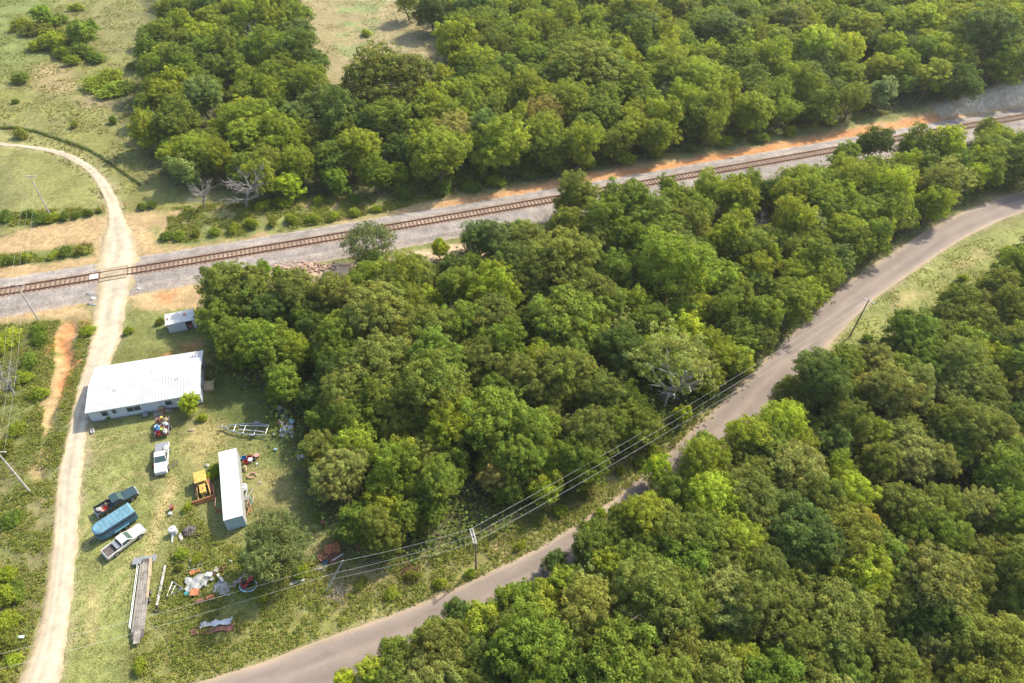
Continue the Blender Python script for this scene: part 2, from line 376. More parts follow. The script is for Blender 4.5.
# rough micro relief and the washed-out gully
HG = HG+.10*(fbm(X/1.1, Y/1.1, 13, 3)-.5)*sstep(3, 8, np.abs(raildist(X, Y)))
gul = PXP([(66, 322), (74, 330), (70, 365), (62, 395), (54, 420), (46, 450), (40, 480), (36, 478), (44, 440), (52, 400), (58, 360), (60, 330)])
gd = sdf(gul, WX, WY); HG = HG-0.8*sstep(-1.2, 1.0, gd)*(.6+.8*fbm(X/1.5, Y/1.5, 91, 2))
nx_, ny_ = GX.shape
idx = np.arange(nx_*ny_).reshape(nx_, ny_)
F = np.stack([idx[:-1, :-1], idx[1:, :-1], idx[1:, 1:], idx[:-1, 1:]], -1).reshape(-1, 4)
M_ground = attr_mat('ground_cover', 'tint', .95, .26, 1.1, .30, 7., .7, 5., .25)
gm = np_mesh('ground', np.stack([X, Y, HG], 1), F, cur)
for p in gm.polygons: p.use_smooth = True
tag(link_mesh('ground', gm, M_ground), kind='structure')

# ------------------------------------------------------------ roads
def ribbon(name, C, offs, zs, cols, m, rag=0.0, seed=0, zfun=None, kind='structure', step=.5, label=None, widths=None):
    """C centreline (n,2); offs lateral positions; zs height above terrain; cols per lateral"""
    C = np.array(C); n = len(C); T = np.gradient(C, axis=0); T /= np.linalg.norm(T, axis=1)[:, None]; N = np.stack([-T[:, 1], T[:, 0]], 1)
    k = len(offs); V = np.zeros((n, k, 3)); Cc = np.zeros((n, k, 3))
    s = np.arange(n)*step
    for j in range(k):
        o = offs[j]*(widths if widths is not None else 1.0)
        e = rag*(fbm(s/1.1, s*0+j*9+.5, seed+j, 4)-.5)*2 if j in (0, 1, k-2, k-1) else 0
        o = o+e
        V[:, j, 0] = C[:, 0]+N[:, 0]*o; V[:, j, 1] = C[:, 1]+N[:, 1]*o
        V[:, j, 2] = hgt(V[:, j, 0], V[:, j, 1])+zs[j]
        c = np.array(cols[j]); Cc[:, j] = c*(1+.42*(fbm(s/7, s*0+j*3.3, seed+50+j, 4)-.5))[:, None]
    ii = np.arange(n*k).reshape(n, k)
    Fq = np.stack([ii[:-1, :-1], ii[1:, :-1], ii[1:, 1:], ii[:-1, 1:]], -1).reshape(-1, 4)[:, ::-1]
    me = np_mesh(name, V.reshape(-1, 3), Fq, Cc.reshape(-1, 3)); 
    for p in me.polygons: p.use_smooth = True
    return tag(link_mesh(name, me, m), kind=kind, label=label)
ROADPX = [(60, 752), (175, 717), (262, 689), (345, 657), (430, 625), (500, 592), (560, 560), (620, 520), (668, 480), (705, 444), (748, 402), (809, 341), (848, 301), (882, 276), (918, 252), (957, 228), (1000, 209), (1050, 194), (1130, 178), (1260, 158)]
ROADC = resample([unproj(a, b)[:2] for a, b in ROADPX], .5)
AS = (.185, .150, .127); AS2 = (.162, .132, .113)
M_road = attr_mat('road_surface', 'tint', .9, .07, .35, .16, 9., .3, 30., .02)
ribbon('road', ROADC, [-3.05, -2.75, -2.2, -1.5, -.9, -.2, .2, .9, 1.5, 2.2, 2.75, 3.05], [.0, .11, .125, .13, .135, .14, .14, .135, .13, .125, .11, .0],
       [(.27, .21, .14), (.24, .19, .14), AS, AS2, AS2, AS, AS, AS2, AS2, AS, (.24, .19, .14), (.27, .21, .14)], M_road, rag=.16, seed=3)
GRV = (.335, .292, .222); GR2 = (.26, .21, .13); DRG = (.25, .205, .135)
M_grav = attr_mat('gravel_road_surface', 'tint', .95, .16, .8, .16, 9., .5, 14., .05)
def drz(o): return o
# where it climbs to the track the drive is raised to the rail bed
def hgt_drive(x, y): return hgt(x, y)
Cd = DRC[:, :2]; Wd = DRC[:, 2]
_h0 = hgt
def hgt(x, y):
    d = np.abs(raildist(np.asarray(x, float), np.asarray(y, float))); return _h0(x, y)+.52*(1-sstep(2.0, 6.5, d))
ribbon('gravel_road', Cd, [-1.25, -1.0, -.72, -.5, -.25, 0, .25, .5, .72, 1.0, 1.25], [-.12, .05, .075, .08, .085, .09, .085, .08, .075, .05, -.12],
       [GR2, (.28, .23, .145), GRV, (.345, .305, .235), (.325, .283, .212), (.29, .25, .182), (.335, .295, .225), GRV, (.35, .285, .19), GR2, DRG], M_grav, rag=.55, seed=9, step=.4, widths=Wd)
hgt = _h0
# grass strip in the middle of the far two-track lane is part of the ground cover further down

# ------------------------------------------------------------ railway
M_ball = attr_mat('ballast', 'tint', .95, .22, .5, .45, 5., .9, 9., .15)
M_rail = mat('rust_rail', (.15, .062, .035), .75, .3, .25, 1.5)
M_tie = mat('tie_wood', (.115, .065, .045), .9, var=.3, scale=1.5, bump=.3)
RC = resample(RAILF, .5)
BL = (.215, .19, .172); BT = (.22, .17, .13); BR = (.20, .172, .15); BS = (.26, .21, .165)
ribbon('railway_ballast', RC, [-7.3, -6.7, -5.9, -5.0, -4.2, -3.4, -2.2, -1.1, 0, 1.1, 2.2, 3.2, 4.0, 4.8, 5.4], [-.12, .03, .06, .10, .12, .22, .50, .53, .53, .53, .50, .26, .14, .06, -.12],
       [BS, BS, BR, BR, (.24, .21, .185), BL, BL, (.20, .145, .105), (.25, .195, .145), (.20, .145, .105), BL, BL, BL, (.25, .22, .19), BS], M_ball, rag=.45, seed=21)
trk = thing('railway_track', 'single rusty railway track on dark wooden ties running right across the photo', 'railway track', (0, 0, 0))
RT = np.gradient(RC, axis=0); RT /= np.linalg.norm(RT, axis=1)[:, None]; RN = np.stack([-RT[:, 1], RT[:, 0]], 1)
def railmesh(off):
    prof = [(-.085, .0), (.085, .0), (.03, .03), (.04, .15), (-.04, .15), (-.03, .03)]
    n = len(RC); k = len(prof); V = np.zeros((n, k, 3))
    for j, (a, b) in enumerate(prof):
        V[:, j, :2] = RC+RN*(off+a); V[:, j, 2] = .625+b
    ii = np.arange(n*k).reshape(n, k); i2 = np.roll(ii, -1, axis=1)
    Fq = np.stack([ii[:-1], i2[:-1], i2[1:], ii[1:]], -1).reshape(-1, 4)
    return np_mesh('rail', V.reshape(-1, 3), Fq)
GA = .95
for s_ in (-1, 1):
    link_mesh('rail', railmesh(s_*GA), M_rail, trk)
ts = np.arange(0, len(RC)*.5, .82)
ties = []
for q in ts:
    i = min(len(RC)-1, int(q/.5)); p = RC[i]; px = toPix((p[0], p[1], .6))
    ties.append((0 if (-20 < px[0] < 1044) else 1, (p[0]**2+p[1]**2), p[0], p[1], math.atan2(RT[i, 1], RT[i, 0]), q))
ties.sort(); rg = random.Random(4)
tm = MB().box((0, 0, 0), (.26, 2.75, .18), bev=.015)
t0 = tm.build('tie', M_tie, trk)
for kk, t in enumerate(ties[:100]):
    o = t0 if kk == 0 else t0.copy()
    if kk: col.objects.link(o); o.parent = trk
    i = int(t[5]/.5); fr = (t[5]/.5-i)*.5
    o.location = (t[2]+RT[i, 0]*fr, t[3]+RT[i, 1]*fr, .53); o.rotation_euler = (0, 0, t[4]+rg.uniform(-.02, .02))
mm = MB()
for t in ties[100:]:
    i = int(t[5]/.5); i = min(i, len(RC)-1); fr = (t[5]/.5-i)*.5
    mm.box((t[2]+RT[i, 0]*fr, t[3]+RT[i, 1]*fr, .53), (.26, 2.75, .18), rot=(0, 0, t[4]+rg.uniform(-.02, .02)))
tag(mm.build('more_ties', M_tie, trk), kind='stuff')
# level crossing: packed gravel between the rails and two timber planks
cx = G(116, 271, .6); ca = math.atan2(RT[0, 1]*0+(RC[np.argmin(abs(RC[:, 0]-cx.x))+3]-RC[np.argmin(abs(RC[:, 0]-cx.x))])[1], (RC[np.argmin(abs(RC[:, 0]-cx.x))+3]-RC[np.argmin(abs(RC[:, 0]-cx.x))])[0])
ic = np.argmin(abs(RC[:, 0]-cx.x)); cc = RC[ic]
M_pack = mat('packed_gravel', (.25, .205, .14), .95, var=.25, scale=1.2, bump=.6)
M_plank = mat('weathered_plank', (.24, .33, .28), .9, var=.3, scale=1.3, bump=.2)
M_conc = mat('pale_concrete', (.42, .41, .385), .9, scale=2)
xt = thing('level_crossing', 'gravel filled level crossing where the dirt drive crosses the rusty track', 'level crossing', (cc[0], cc[1], .55), ca)
MB().box((0, 0, .09), (4.6, 1.6, .20), bev=.03).build('gravel_infill', M_pack, xt)
MB().box((0, 1.5, .06), (4.8, .85, .22), bev=.03).build('approach_gravel', M_pack, xt)
MB().box((0, -1.5, .06), (4.8, .85, .22), bev=.03).build('approach_gravel', M_pack, xt)
MB().box((-3.4, 0, .08), (1.5, 1.5, .2), bev=.04).build('concrete_panel', M_conc, xt)

# ------------------------------------------------------------ trees
rngN = np.random.default_rng(12)
def sph(n, rng): return unit(rng.normal(size=(n, 3)))
def crown_mesh(name, kind, R0, Hh, seed):
    rng = np.random.default_rng(seed); C = []; N = []; S = []; T = []
    def clump(c, rc, n, size, tcol, flat=.8, upb=.35):
        d = sph(n, rng); d[:, 2] = np.where(d[:, 2] < -.35, -d[:, 2], d[:, 2])
        rr = rc*(.55+.5*rng.random(n)**.6)
        p = c+d*rr[:, None]*np.array([1, 1, flat])
        nn = unit(d*1.0+rng.normal(size=(n, 3))*.38+np.array([0, 0, upb]))
        C.append(p); N.append(nn); S.append(size*(.7+.6*rng.random(n)))
        T.append(tcol*(1+.7*(rng.random((n, 1))-.5)))
    if kind in ('oak', 'loose', 'sparse', 'feather'):
        nl = {'oak': rng.integers(9, 12), 'loose': rng.integers(10, 13), 'sparse': 10, 'feather': 12}[kind]
        lobes = []
        zc = Hh*.57; az = Hh*.44
        lobes.append((np.array([rng.normal()*.1*R0, rng.normal()*.1*R0, zc+az*.28]), R0*.58, az*.62))
        for i in range(nl):
            a = 2*math.pi*(i+rng.random()*.6)/nl; rr = R0*(.38+.34*rng.random())
            zz = zc+az*(rng.random()*1.0-.62)
            lobes.append((np.array([rr*math.cos(a), rr*math.sin(a), zz]), R0*(.26+.24*rng.random()), az*(.30+.30*rng.random())))
        rc0 = {'oak': .50, 'loose': .48, 'sparse': .46, 'feather': .42}[kind]
        den = {'oak': .92, 'loose': .80, 'sparse': .23, 'feather': .80}[kind]
        for li, (lc, lr, lz) in enumerate(lobes):
            ltint = np.array([1, 1, 1])*(1+.20*(rng.random()-.5)); ltint[0] *= 1+.12*(rng.random()-.5)
            nk = int(den*4*lr*lr*math.pi*.85/(rc0*rc0*1.9))+4
            d = sph(nk, rng); d[:, 2] = np.where(d[:, 2] < -.5, -d[:, 2], d[:, 2])
            for q in range(nk):
                p = lc+d[q]*np.array([lr, lr, lz])*(.58+.84*rng.random())
                inside = any(np.sum(((p-o[0])/np.array([o[1], o[1], o[2]]))**2) < .42 for oi, o in enumerate(lobes) if oi != li)
                if inside: continue
                rc = rc0*(.42+1.0*rng.random())
                tc = ltint*(1+.62*(rng.random()-.5)); tc = tc*np.array([1+.16*(rng.random()-.5), 1, 1])
                clump(p, rc, int(40*(rc/.50)**2)+4, .215 if kind != 'feather' else .18, tc, .75 if kind != 'feather' else 1.0, .45)
            # inner leaves
            ni = int(150*lr*lr/4*(.15 if kind == 'sparse' else .9))
            d = sph(ni, rng)*rng.random((ni, 1))**.4*np.array([lr, lr, lz])*.8
            C.append(lc+d); N.append(unit(rng.normal(size=(ni, 3))+[0, 0, .5])); S.append(np.full(ni, .38)); T.append(np.tile(ltint*.9, (ni, 1)))
    elif kind == 'cedar':
        for q in range(int(70*R0)):
            t = rng.random()**.75; z = Hh*(.06+.92*(1-t)); r = R0*t*(.85+.3*rng.random())*(1 if t < .85 else .9); a = rng.random()*6.283
            rc = .32+.28*t; tc = np.ones(3)*(1+.3*(rng.random()-.5))
            clump(np.array([r*.85*math.cos(a), r*.85*math.sin(a), z]), rc, 34, .22, tc, 1.3, .1)
    elif kind == 'bush':
        nl = 7
        for i in range(nl):
            a = 6.283*rng.random(); rr = R0*.55*rng.random()**.5; lc = np.array([rr*math.cos(a), rr*math.sin(a), Hh*(.15+.2*rng.random())]); lr = R0*(.38+.22*rng.random()); lz = Hh*(.38+.22*rng.random())
            lt = np.ones(3)*(1+.25*(rng.random()-.5))
            for q in range(int(9*lr*lr*4.5)+8):
                d = sph(1, rng)[0]; d[2] = abs(d[2]); p = lc+d*np.array([lr, lr, lz])*(.55+.85*rng.random()); p[2] = max(p[2], .12)
                clump(p, .22+.26*rng.random(), 18, .18, lt*(1+.3*(rng.random()-.5)), .9)
    elif kind == 'thin':
        for q in range(int(80*R0)):
            d = sph(1, rng)[0]; d[2] = abs(d[2])*1.0-.1
            p = np.array([0, 0, Hh*.55])+d*np.array([R0, R0, Hh*.42])*(.5+.55*rng.random())
            clump(p, .40+.3*rng.random(), 22, .22, np.ones(3)*(1+.4*(rng.random()-.5)), .8)
    C = np.vstack(C); N = np.vstack(N); S = np.hstack(S); T = np.clip(np.vstack(T), .3, 1.9)
    return leaf_mesh(name, C, N, S, T, rng)
def trunk_mesh(name, R0, Hh, seed, kind='oak'):
    rng = random.Random(seed); b = MB()
    r = {'dead': .028, 'sparse': .050}.get(kind, .032)*Hh
    def br(p, d, L, r, lev):
        pts = [p]; rad = [r]; q = p.copy(); dd = d.copy()
        n = 4 if lev < 2 else 3
        for i in range(n):
            dd = (dd+Vector((rng.uniform(-.22, .22), rng.uniform(-.22, .22), rng.uniform(-.02, .16)))).normalized()
            q = q+dd*(L/n); pts.append(q.copy()); rad.append(r*(1-.72*(i+1)/n))
        b.tube(pts, rad, 7 if lev == 0 else (5 if lev == 1 else 3))
        return pts, rad
    lean = Vector((rng.uniform(-.1, .1), rng.uniform(-.1, .1), 1)).normalized()
    th = Hh*(.72 if kind != 'cedar' else .92)
    P, Rr = br(Vector((0, 0, -.3)), lean, th, r, 0)
    if kind == 'cedar': return b
    nb = {'oak': 7, 'dead': 13, 'sparse': 11}.get(kind, 6)
    for i in range(nb):
        t = .30+.65*i/nb; k = min(3, int(t*4)); base_ = P[k].lerp(P[k+1], t*4-k)
        a = 2.4*i+rng.uniform(-.4, .4); L = R0*(.85+.3*rng.random())*(1-.25*t) if kind != 'dead' else R0*(.75+.5*rng.random())
        d = Vector((math.cos(a), math.sin(a), rng.uniform(.35, .9))).normalized()
        P2, R2 = br(base_, d, L, r*(.50-.22*t), 1)
        ns = {'dead': 7, 'sparse': 5}.get(kind, 2)
        for j in range(ns):
            kk = rng.randint(1, 3); a2 = a+rng.uniform(-1.1, 1.1)
            d2 = Vector((math.cos(a2), math.sin(a2), rng.uniform(-.1, 1.0))).normalized()
            P3, R3 = br(P2[kk], d2, L*rng.uniform(.3, .55), R2[kk]*.6+.012, 2)
            if kind == 'dead':
                for w in range(4):
                    a3 = a2+rng.uniform(-1.3, 1.3); d3 = Vector((math.cos(a3), math.sin(a3), rng.uniform(-.3, .9))).normalized()
                    br(P3[rng.randint(1, 3)], d3, L*rng.uniform(.15, .3), .022, 2)
    return b
PROTO = {}
SPEC = {'oak': (5.0, 10.5, 6), 'loose': (4.2, 9.5, 4), 'feather': (4.0, 9.0, 3), 'small': (2.6, 6.0, 3), 'cedar': (2.2, 6.5, 2), 'bush': (1.7, 2.0, 5), 'sparse': (5.5, 12.0, 2), 'thin': (4.0, 8.5, 2), 'dead': (3.2, 7.5, 2)}
for kn, (r0, h0, nv) in SPEC.items():
    PROTO[kn] = []
    for v in range(nv):
        sd = hash((len(kn)*31+ord(kn[0])*7+v)) % 9999
        ck = {'small': 'loose'}.get(kn, kn)
        cm = None if kn == 'dead' else crown_mesh('crown', ck, r0, h0, sd)
        if cm: cm.materials.append(M_leaf)
        tmb = trunk_mesh('trunk', r0, h0 if kn != 'bush' else 1.2, sd, kn if kn in ('dead', 'cedar', 'sparse') else 'oak')
        me = bpy.data.meshes.new('trunk'); tmb.bm.to_mesh(me); tmb.bm.free()
        me.materials.append({'dead': M_deadbark, 'sparse': M_palebark}.get(kn, M_bark))
        PROTO[kn].append((cm, me))
# class -> (kind choices, base colour, words); species guessed from crown colour
CLS = {
 'O': (['oak'], (0.165, 0.195, 0.036), 'olive green', 'oak_tree', 'oak'),
 'P': (['oak'], (0.210, 0.232, 0.056), 'pale olive', 'oak_tree', 'oak'),
 'D': (['oak', 'loose'], (0.092, 0.136, 0.026), 'dark green', 'broadleaf_tree', 'tree'),
 'G': (['loose', 'oak'], (0.150, 0.205, 0.028), 'mid green', 'broadleaf_tree', 'tree'),
 'Y': (['loose', 'feather'], (0.225, 0.275, 0.028), 'yellow green', 'elm_tree', 'tree'),
 'L': (['loose', 'feather'], (0.270, 0.335, 0.030), 'bright lime green', 'elm_tree', 'tree'),
 'F': (['feather'], (0.185, 0.232, 0.028), 'feathery green', 'locust_tree', 'tree'),
 'B': (['loose'], (0.125, 0.180, 0.046), 'bluish green', 'ash_tree', 'tree'),  # broadleaf trees of no known species, set apart by bluish tint
 'T': (['feather'], (0.270, 0.245, 0.070), 'yellowing tan', 'elm_tree', 'tree'),
 'K': (['oak'], (0.340, 0.310, 0.035), 'golden yellow', 'elm_tree', 'tree'),
 'S': (['dead'], (1, 1, 1), 'bare grey', 'dead_tree', 'dead tree'),
 'W': (['sparse'], (0.210, 0.255, 0.070), 'pale thin leaved', 'sycamore_tree', 'tree'),
 'N': (['thin'], (0.115, 0.150, 0.055), 'thin see-through', 'broadleaf_tree', 'tree'),
 'C': (['cedar'], (0.070, 0.124, 0.025), 'dark green', 'cedar_tree', 'cedar'),
 'c': (['cedar'], (.20, .235, .045), 'yellow green', 'cedar_tree', 'cedar'),
 'g': (['bush'], (0.117, 0.173, 0.025), 'dark green', 'shrub', 'shrub'),
 'y': (['bush'], (0.219, 0.276, 0.027), 'yellow green', 'shrub', 'shrub'),
 'o': (['bush'], (0.160, 0.181, 0.031), 'olive', 'shrub', 'shrub'),
 's': (['small'], (0.152, 0.224, 0.027), 'small green', 'young_tree', 'tree'),
 'l': (['small'], (0.277, 0.354, 0.027), 'small lime green', 'young_tree', 'tree'),
 'b': (['small'], (0.185, 0.242, 0.080), 'small grey green', 'young_tree', 'tree'),
 'M': (['feather'], (.150, .190, .055), 'soft green', 'locust_tree', 'tree'),
}
TREES = []   # (x, y, r, cls)
rgT = random.Random(77); USED = set()
def tree_at(x, y, r, cls, region, hs=None, label=None, always=False):
    if region == 'between railway and road' and cls in 'OD' and toPix((x, y, 6))[0] > 640 and rgT.random() < .75: cls = rgT.choice('YFGLY')
    if region == 'beyond the railway' and cls in 'ODB' and r < 7 and rgT.random() < .5: cls = rgT.choice('YFYG')
    kinds, c, cw, name, word = CLS[cls]
    kn = kinds[0] if (len(kinds) == 1 or rgT.random() < .7) else kinds[1]
    if kn in ('oak', 'loose', 'feather') and r < 3.0: kn = 'small' if kn != 'oak' or r < 2.2 else kn
    v = rgT.randrange(len(PROTO[kn])); r0, h0, _ = SPEC[kn]
    sc = r/r0; sz = hs if hs else (sc**.75)*rgT.uniform(.84, 1.18)
    z = hz(x, y)
    root = bpy.data.objects.new(name, None); col.objects.link(root); root.empty_display_size = .3
    root.location = (x, y, z-.05); root.rotation_euler = (0, 0, rgT.uniform(0, 6.283)); q_ = (.72, 1.38) if name == 'shrub' else (.88, 1.14); root.scale = (sc*rgT.uniform(*q_), sc*rgT.uniform(*q_), sz*(1.25 if cls == 'S' else 1))
    cm, tmesh = PROTO[kn][v]
    t = bpy.data.objects.new('stem' if name == 'shrub' else 'trunk', tmesh); col.objects.link(t); t.parent = root
    if cm:
        o = bpy.data.objects.new('foliage' if name == 'shrub' else 'crown', cm); col.objects.link(o); o.parent = root
        j = rgT.uniform(.86, 1.14); jr = rgT.uniform(.95, 1.06)
        o.color = (c[0]*j*jr, c[1]*j, c[2]*j*rgT.uniform(.85, 1.15), 1)
    px = toPix((x, y, z+sz*h0*.6))
    if label is None:
        ax_ = round(px[0]/10.24); dn = round(px[1]/6.83)
        size = '' if name == 'young_tree' or (r0 == 0) else ('broad ' if r > 5.2 and name != 'shrub' else ('slender ' if r < 3.2 and name not in ('shrub',) else ''))
        lab = f"{size}{cw} {word} {region}"
        if 0 <= ax_ <= 100 and 0 <= dn <= 100:
            lab += f", {ax_} percent across, {dn} percent down"
        else: lab += f", cut by {'left' if ax_<0 else 'right' if ax_>100 else 'top' if dn<0 else 'bottom'} edge at {max(0,min(100,round(px[1]/6.83 if (ax_<0 or ax_>100) else px[0]/10.24, 1)))} percent"
        label = lab
    grp = {'north': 'trees beyond the railway', 'mid': 'trees between railway and road', 'se': 'trees below the road'}.get('')
    if label in USED:
        for q in list(root.children)+[root]: bpy.data.objects.remove(q)
        return None
    USED.add(label)
    tag(root, label, {'shrub': 'shrub', 'oak_tree': 'oak tree', 'elm_tree': 'elm tree', 'cedar_tree': 'cedar tree', 'dead_tree': 'dead tree', 'young_tree': 'young tree', 'locust_tree': 'locust tree', 'ash_tree': 'ash tree'}.get(name, 'tree'))
    if name != 'shrub': root['group'] = GRP.get(region, 'trees')
    else: root['group'] = 'wild shrubs'
    TREES.append((x, y, r, cls)); return root
GRP = {'beyond the railway': 'trees beyond the railway', 'between railway and road': 'trees between the railway and the road', 'below the road': 'trees below the paved road'}
NORTH, MID, SE = 'beyond the railway', 'between railway and road', 'below the road'
def HT(r, kn='oak'):
    r0, h0, _ = SPEC[kn]; return h0*(r/r0)**.75
def place_px(lst, region):
    for e in lst:
        px, py, rp, cls = e[:4]
        kn = CLS[cls][0][0]
        r = rp*mpp(px, py)*.92
        if kn in ('bush',): zc = .8
        elif kn == 'cedar': zc = r*1.3
        else: zc = HT(r, kn if r > 2.6 or kn in ('dead', 'thin', 'sparse') else 'small')*.62
        p = G(px, py, zc); r = rp*(p-Vector((0, 0, CAMZ))).dot(-C3.col[2])/FOC*1.06
        tree_at(p.x, p.y, r, cls, region, label=e[4] if len(e) > 4 else None)
NL = [(165, 58, 15, 'Y'), (150, 50, 11, 'G'), (145, 34, 9, 'G'), (178, 22, 15, 'D'), (205, 8, 16, 'D'), (243, 14, 15, 'Y'), (202, 48, 17, 'G'), (226, 36, 15, 'G'),
 (254, 45, 11, 'S', 'bare grey dead tree among the green crowns left of the bare field'), (176, 84, 15, 'Y'), (206, 84, 16, 'G'), (232, 72, 15, 'G'), (148, 104, 13, 'B'), (152, 122, 11, 'G'), (186, 117, 14, 'G'),
 (245, 104, 13, 'G'), (229, 126, 12, 'o'), (166, 144, 11, 'G'), (193, 143, 14, 'D'), (214, 130, 13, 'B'), (187, 172, 13, 'b', 'grey green half bare small tree just left of the large bare grey tree'), (222, 160, 15, 'B'),
 (240, 186, 21, 'S', 'large bare grey dead tree standing at the wood edge beside the railway'), (199, 192, 13, 'S', 'small bare grey dead tree left of the large bare one by the railway'),
 (262, 150, 14, 'G'), (275, 44, 14, 'Y'), (300, 52, 26, 'D'), (272, 82, 20, 'D'), (284, 16, 18, 'D'), (262, 66, 12, 'F'), (320, 105, 20, 'B'), (278, 130, 22, 'Y'), (262, 120, 12, 'Y'),
 (388, 80, 40, 'O', 'very broad dark olive oak standing alone at the foot of the bare field'), (345, 118, 25, 'B'), (390, 122, 22, 'G'), (422, 118, 20, 'Y'), (398, 148, 16, 'D'), (452, 132, 19, 'T'), (430, 148, 12, 'T'),
 (488, 130, 22, 'B'), (472, 94, 20, 'Y'), (444, 76, 14, 'Y'), (456, 42, 20, 'Y'), (432, 8, 19, 'D'), (408, 2, 13, 'D'), (482, 60, 20, 'Y'), (500, 25, 17, 'G'), (470, 12, 18, 'B'), (360, 152, 18, 'D'), (330, 160, 18, 'G'), (300, 168, 16, 'D'), (262, 180, 16, 'Y'), (290, 185, 12, 'l'), (336, 180, 12, 's'), (376, 176, 14, 'G'), (398, 172, 10, 'l'),
 (525, 45, 16, 'Y'), (566, 24, 19, 'Y'), (590, 62, 36, 'O'), (635, 14, 22, 'Y'), (662, 42, 17, 'Y'), (620, 40, 14, 'F'), (684, 6, 22, 'O'), (724, 32, 20, 'B'), (709, 56, 12, 'L'), (668, 62, 20, 'Y'), (700, 84, 23, 'Y'), (642, 75, 18, 'Y'), (725, 98, 16, 'Y'), (750, 82, 18, 'G'), (745, 8, 18, 'Y'), (530, 76, 19, 'B'), (545, 112, 22, 'T'), (524, 122, 18, 'Y'), (602, 102, 18, 'G'), (635, 112, 18, 'Y'), (660, 100, 10, 'b'), (692, 122, 15, 'G'), (580, 146, 18, 'Y'), (545, 150, 16, 'G'), (615, 140, 16, 'F'), (655, 140, 14, 'Y'), (710, 128, 14, 'F'), (752, 112, 18, 'Y'),
 (790, 20, 20, 'P'), (824, 12, 16, 'Y'), (860, 28, 21, 'Y'), (838, 62, 15, 'F'), (813, 54, 20, 'L'), (848, 56, 15, 'L'), (876, 12, 16, 'G'), (903, 46, 12, 'S', 'bare silver forked dead tree high on the right in the wood beyond the railway'), (922, 22, 20, 'L'), (942, 46, 18, 'Y'), (982, 40, 24, 'B'), (1008, 30, 20, 'Y'), (962, 8, 18, 'Y'), (880, 68, 16, 'Y'), (882, 92, 14, 'b'), (902, 82, 12, 's'), (932, 72, 18, 'D'), (962, 78, 19, 'D'), (1002, 72, 19, 'G'), (820, 103, 18, 'G'), (782, 108, 16, 'Y'), (852, 100, 16, 'F'), (772, 60, 18, 'Y'), (792, 84, 16, 'Y'),
]
ML = [(873, 144, 16, 'D'), (845, 155, 12, 'G'), (918, 148, 18, 'G'), (945, 152, 17, 'L'), (998, 138, 15, 'Y'), (990, 128, 12, 'G'), (1014, 142, 13, 'Y'),
 (575, 198, 20, 'O'), (568, 225, 18, 'O'), (622, 204, 24, 'G'), (600, 238, 20, 'O'), (650, 218, 26, 'O'), (672, 190, 12, 'G'), (710, 190, 20, 'Y'), (745, 190, 16, 'G'), (698, 218, 15, 'G'), (697, 233, 11, 'L'), (708, 247, 11, 'L'), (668, 268, 32, 'F'), (735, 230, 16, 'Y'), (706, 286, 13, 'L'), (627, 270, 12, 'L'), (560, 265, 30, 'O'), (578, 292, 32, 'O'), (532, 284, 26, 'O'), (562, 318, 33, 'G'), (632, 306, 17, 'Y'), (520, 230, 12, 'G'), (725, 282, 18, 'D'),
 (762, 224, 12, 'S', 'bare grey dead tree with twisted limbs amid the crowns left of the upper road bend'), (784, 200, 16, 'Y'), (820, 202, 19, 'F'), (890, 192, 22, 'L'), (932, 204, 15, 'L'), (950, 180, 19, 'W', 'pale thin leaved tree at the wood edge where the road leaves on the right'), (972, 178, 13, 'L'), (906, 216, 13, 'G'), (860, 215, 18, 'F'), (808, 230, 14, 'b'), (845, 232, 18, 'Y'), (880, 230, 14, 'L'), (835, 262, 16, 'B'), (800, 268, 18, 'Y'), (790, 302, 19, 'G'), (776, 248, 14, 'D'), (765, 320, 17, 'G'), (742, 330, 17, 'G'), (755, 270, 16, 'D'),
 (368, 238, 27, 'N', 'lone flat topped see-through tree standing above the others against the railway ballast'), (372, 264, 14, 'D'), (440, 250, 8, 'l', 'small bright young tree at the edge of the railway ballast'), (456, 268, 18, 'D'), (480, 236, 16, 'B'), (500, 238, 20, 'B'), (475, 262, 12, 'G'), (400, 280, 23, 'F'), (430, 298, 14, 'L'), (418, 292, 11, 'L'), (282, 280, 9, 's'), (262, 272, 9, 's'),
 (232, 290, 28, 'O'), (217, 314, 22, 'G'), (262, 300, 20, 'O'), (300, 292, 24, 'O'), (332, 300, 26, 'O'), (260, 342, 26, 'G'), (297, 352, 18, 'Y'), (292, 368, 9, 'l'), (380, 318, 32, 'P'), (430, 332, 32, 'O'), (376, 364, 36, 'P'), (430, 388, 34, 'O'), (316, 396, 18, 'D'), (335, 350, 24, 'G'), (345, 400, 24, 'O'), (338, 472, 28, 'P'), (395, 472, 26, 'G'), (382, 508, 18, 'Y'), (436, 482, 24, 'G'), (452, 430, 24, 'Y'), (482, 360, 28, 'O'), (495, 320, 26, 'O'), (498, 402, 26, 'G'), (495, 474, 17, 'T', 'yellowing tan tree at the wood edge above the crossarm pole'), (508, 488, 15, 'G'), (355, 520, 18, 'G'), (430, 510, 17, 'G'), (405, 520, 16, 'G'),
 (530, 432, 26, 'G'), (520, 385, 26, 'O'), (562, 378, 28, 'O'), (602, 392, 26, 'O'), (590, 432, 24, 'O'), (612, 428, 17, 'G'), (628, 330, 20, 'W', 'pale leaved tree just left of the big white trunked one above the road'), (702, 375, 18, 'Y'), (712, 350, 20, 'Y'), (682, 412, 8, 'l'), (738, 362, 16, 'F'), (692, 330, 16, 'L'), (556, 465, 17, 'G')]
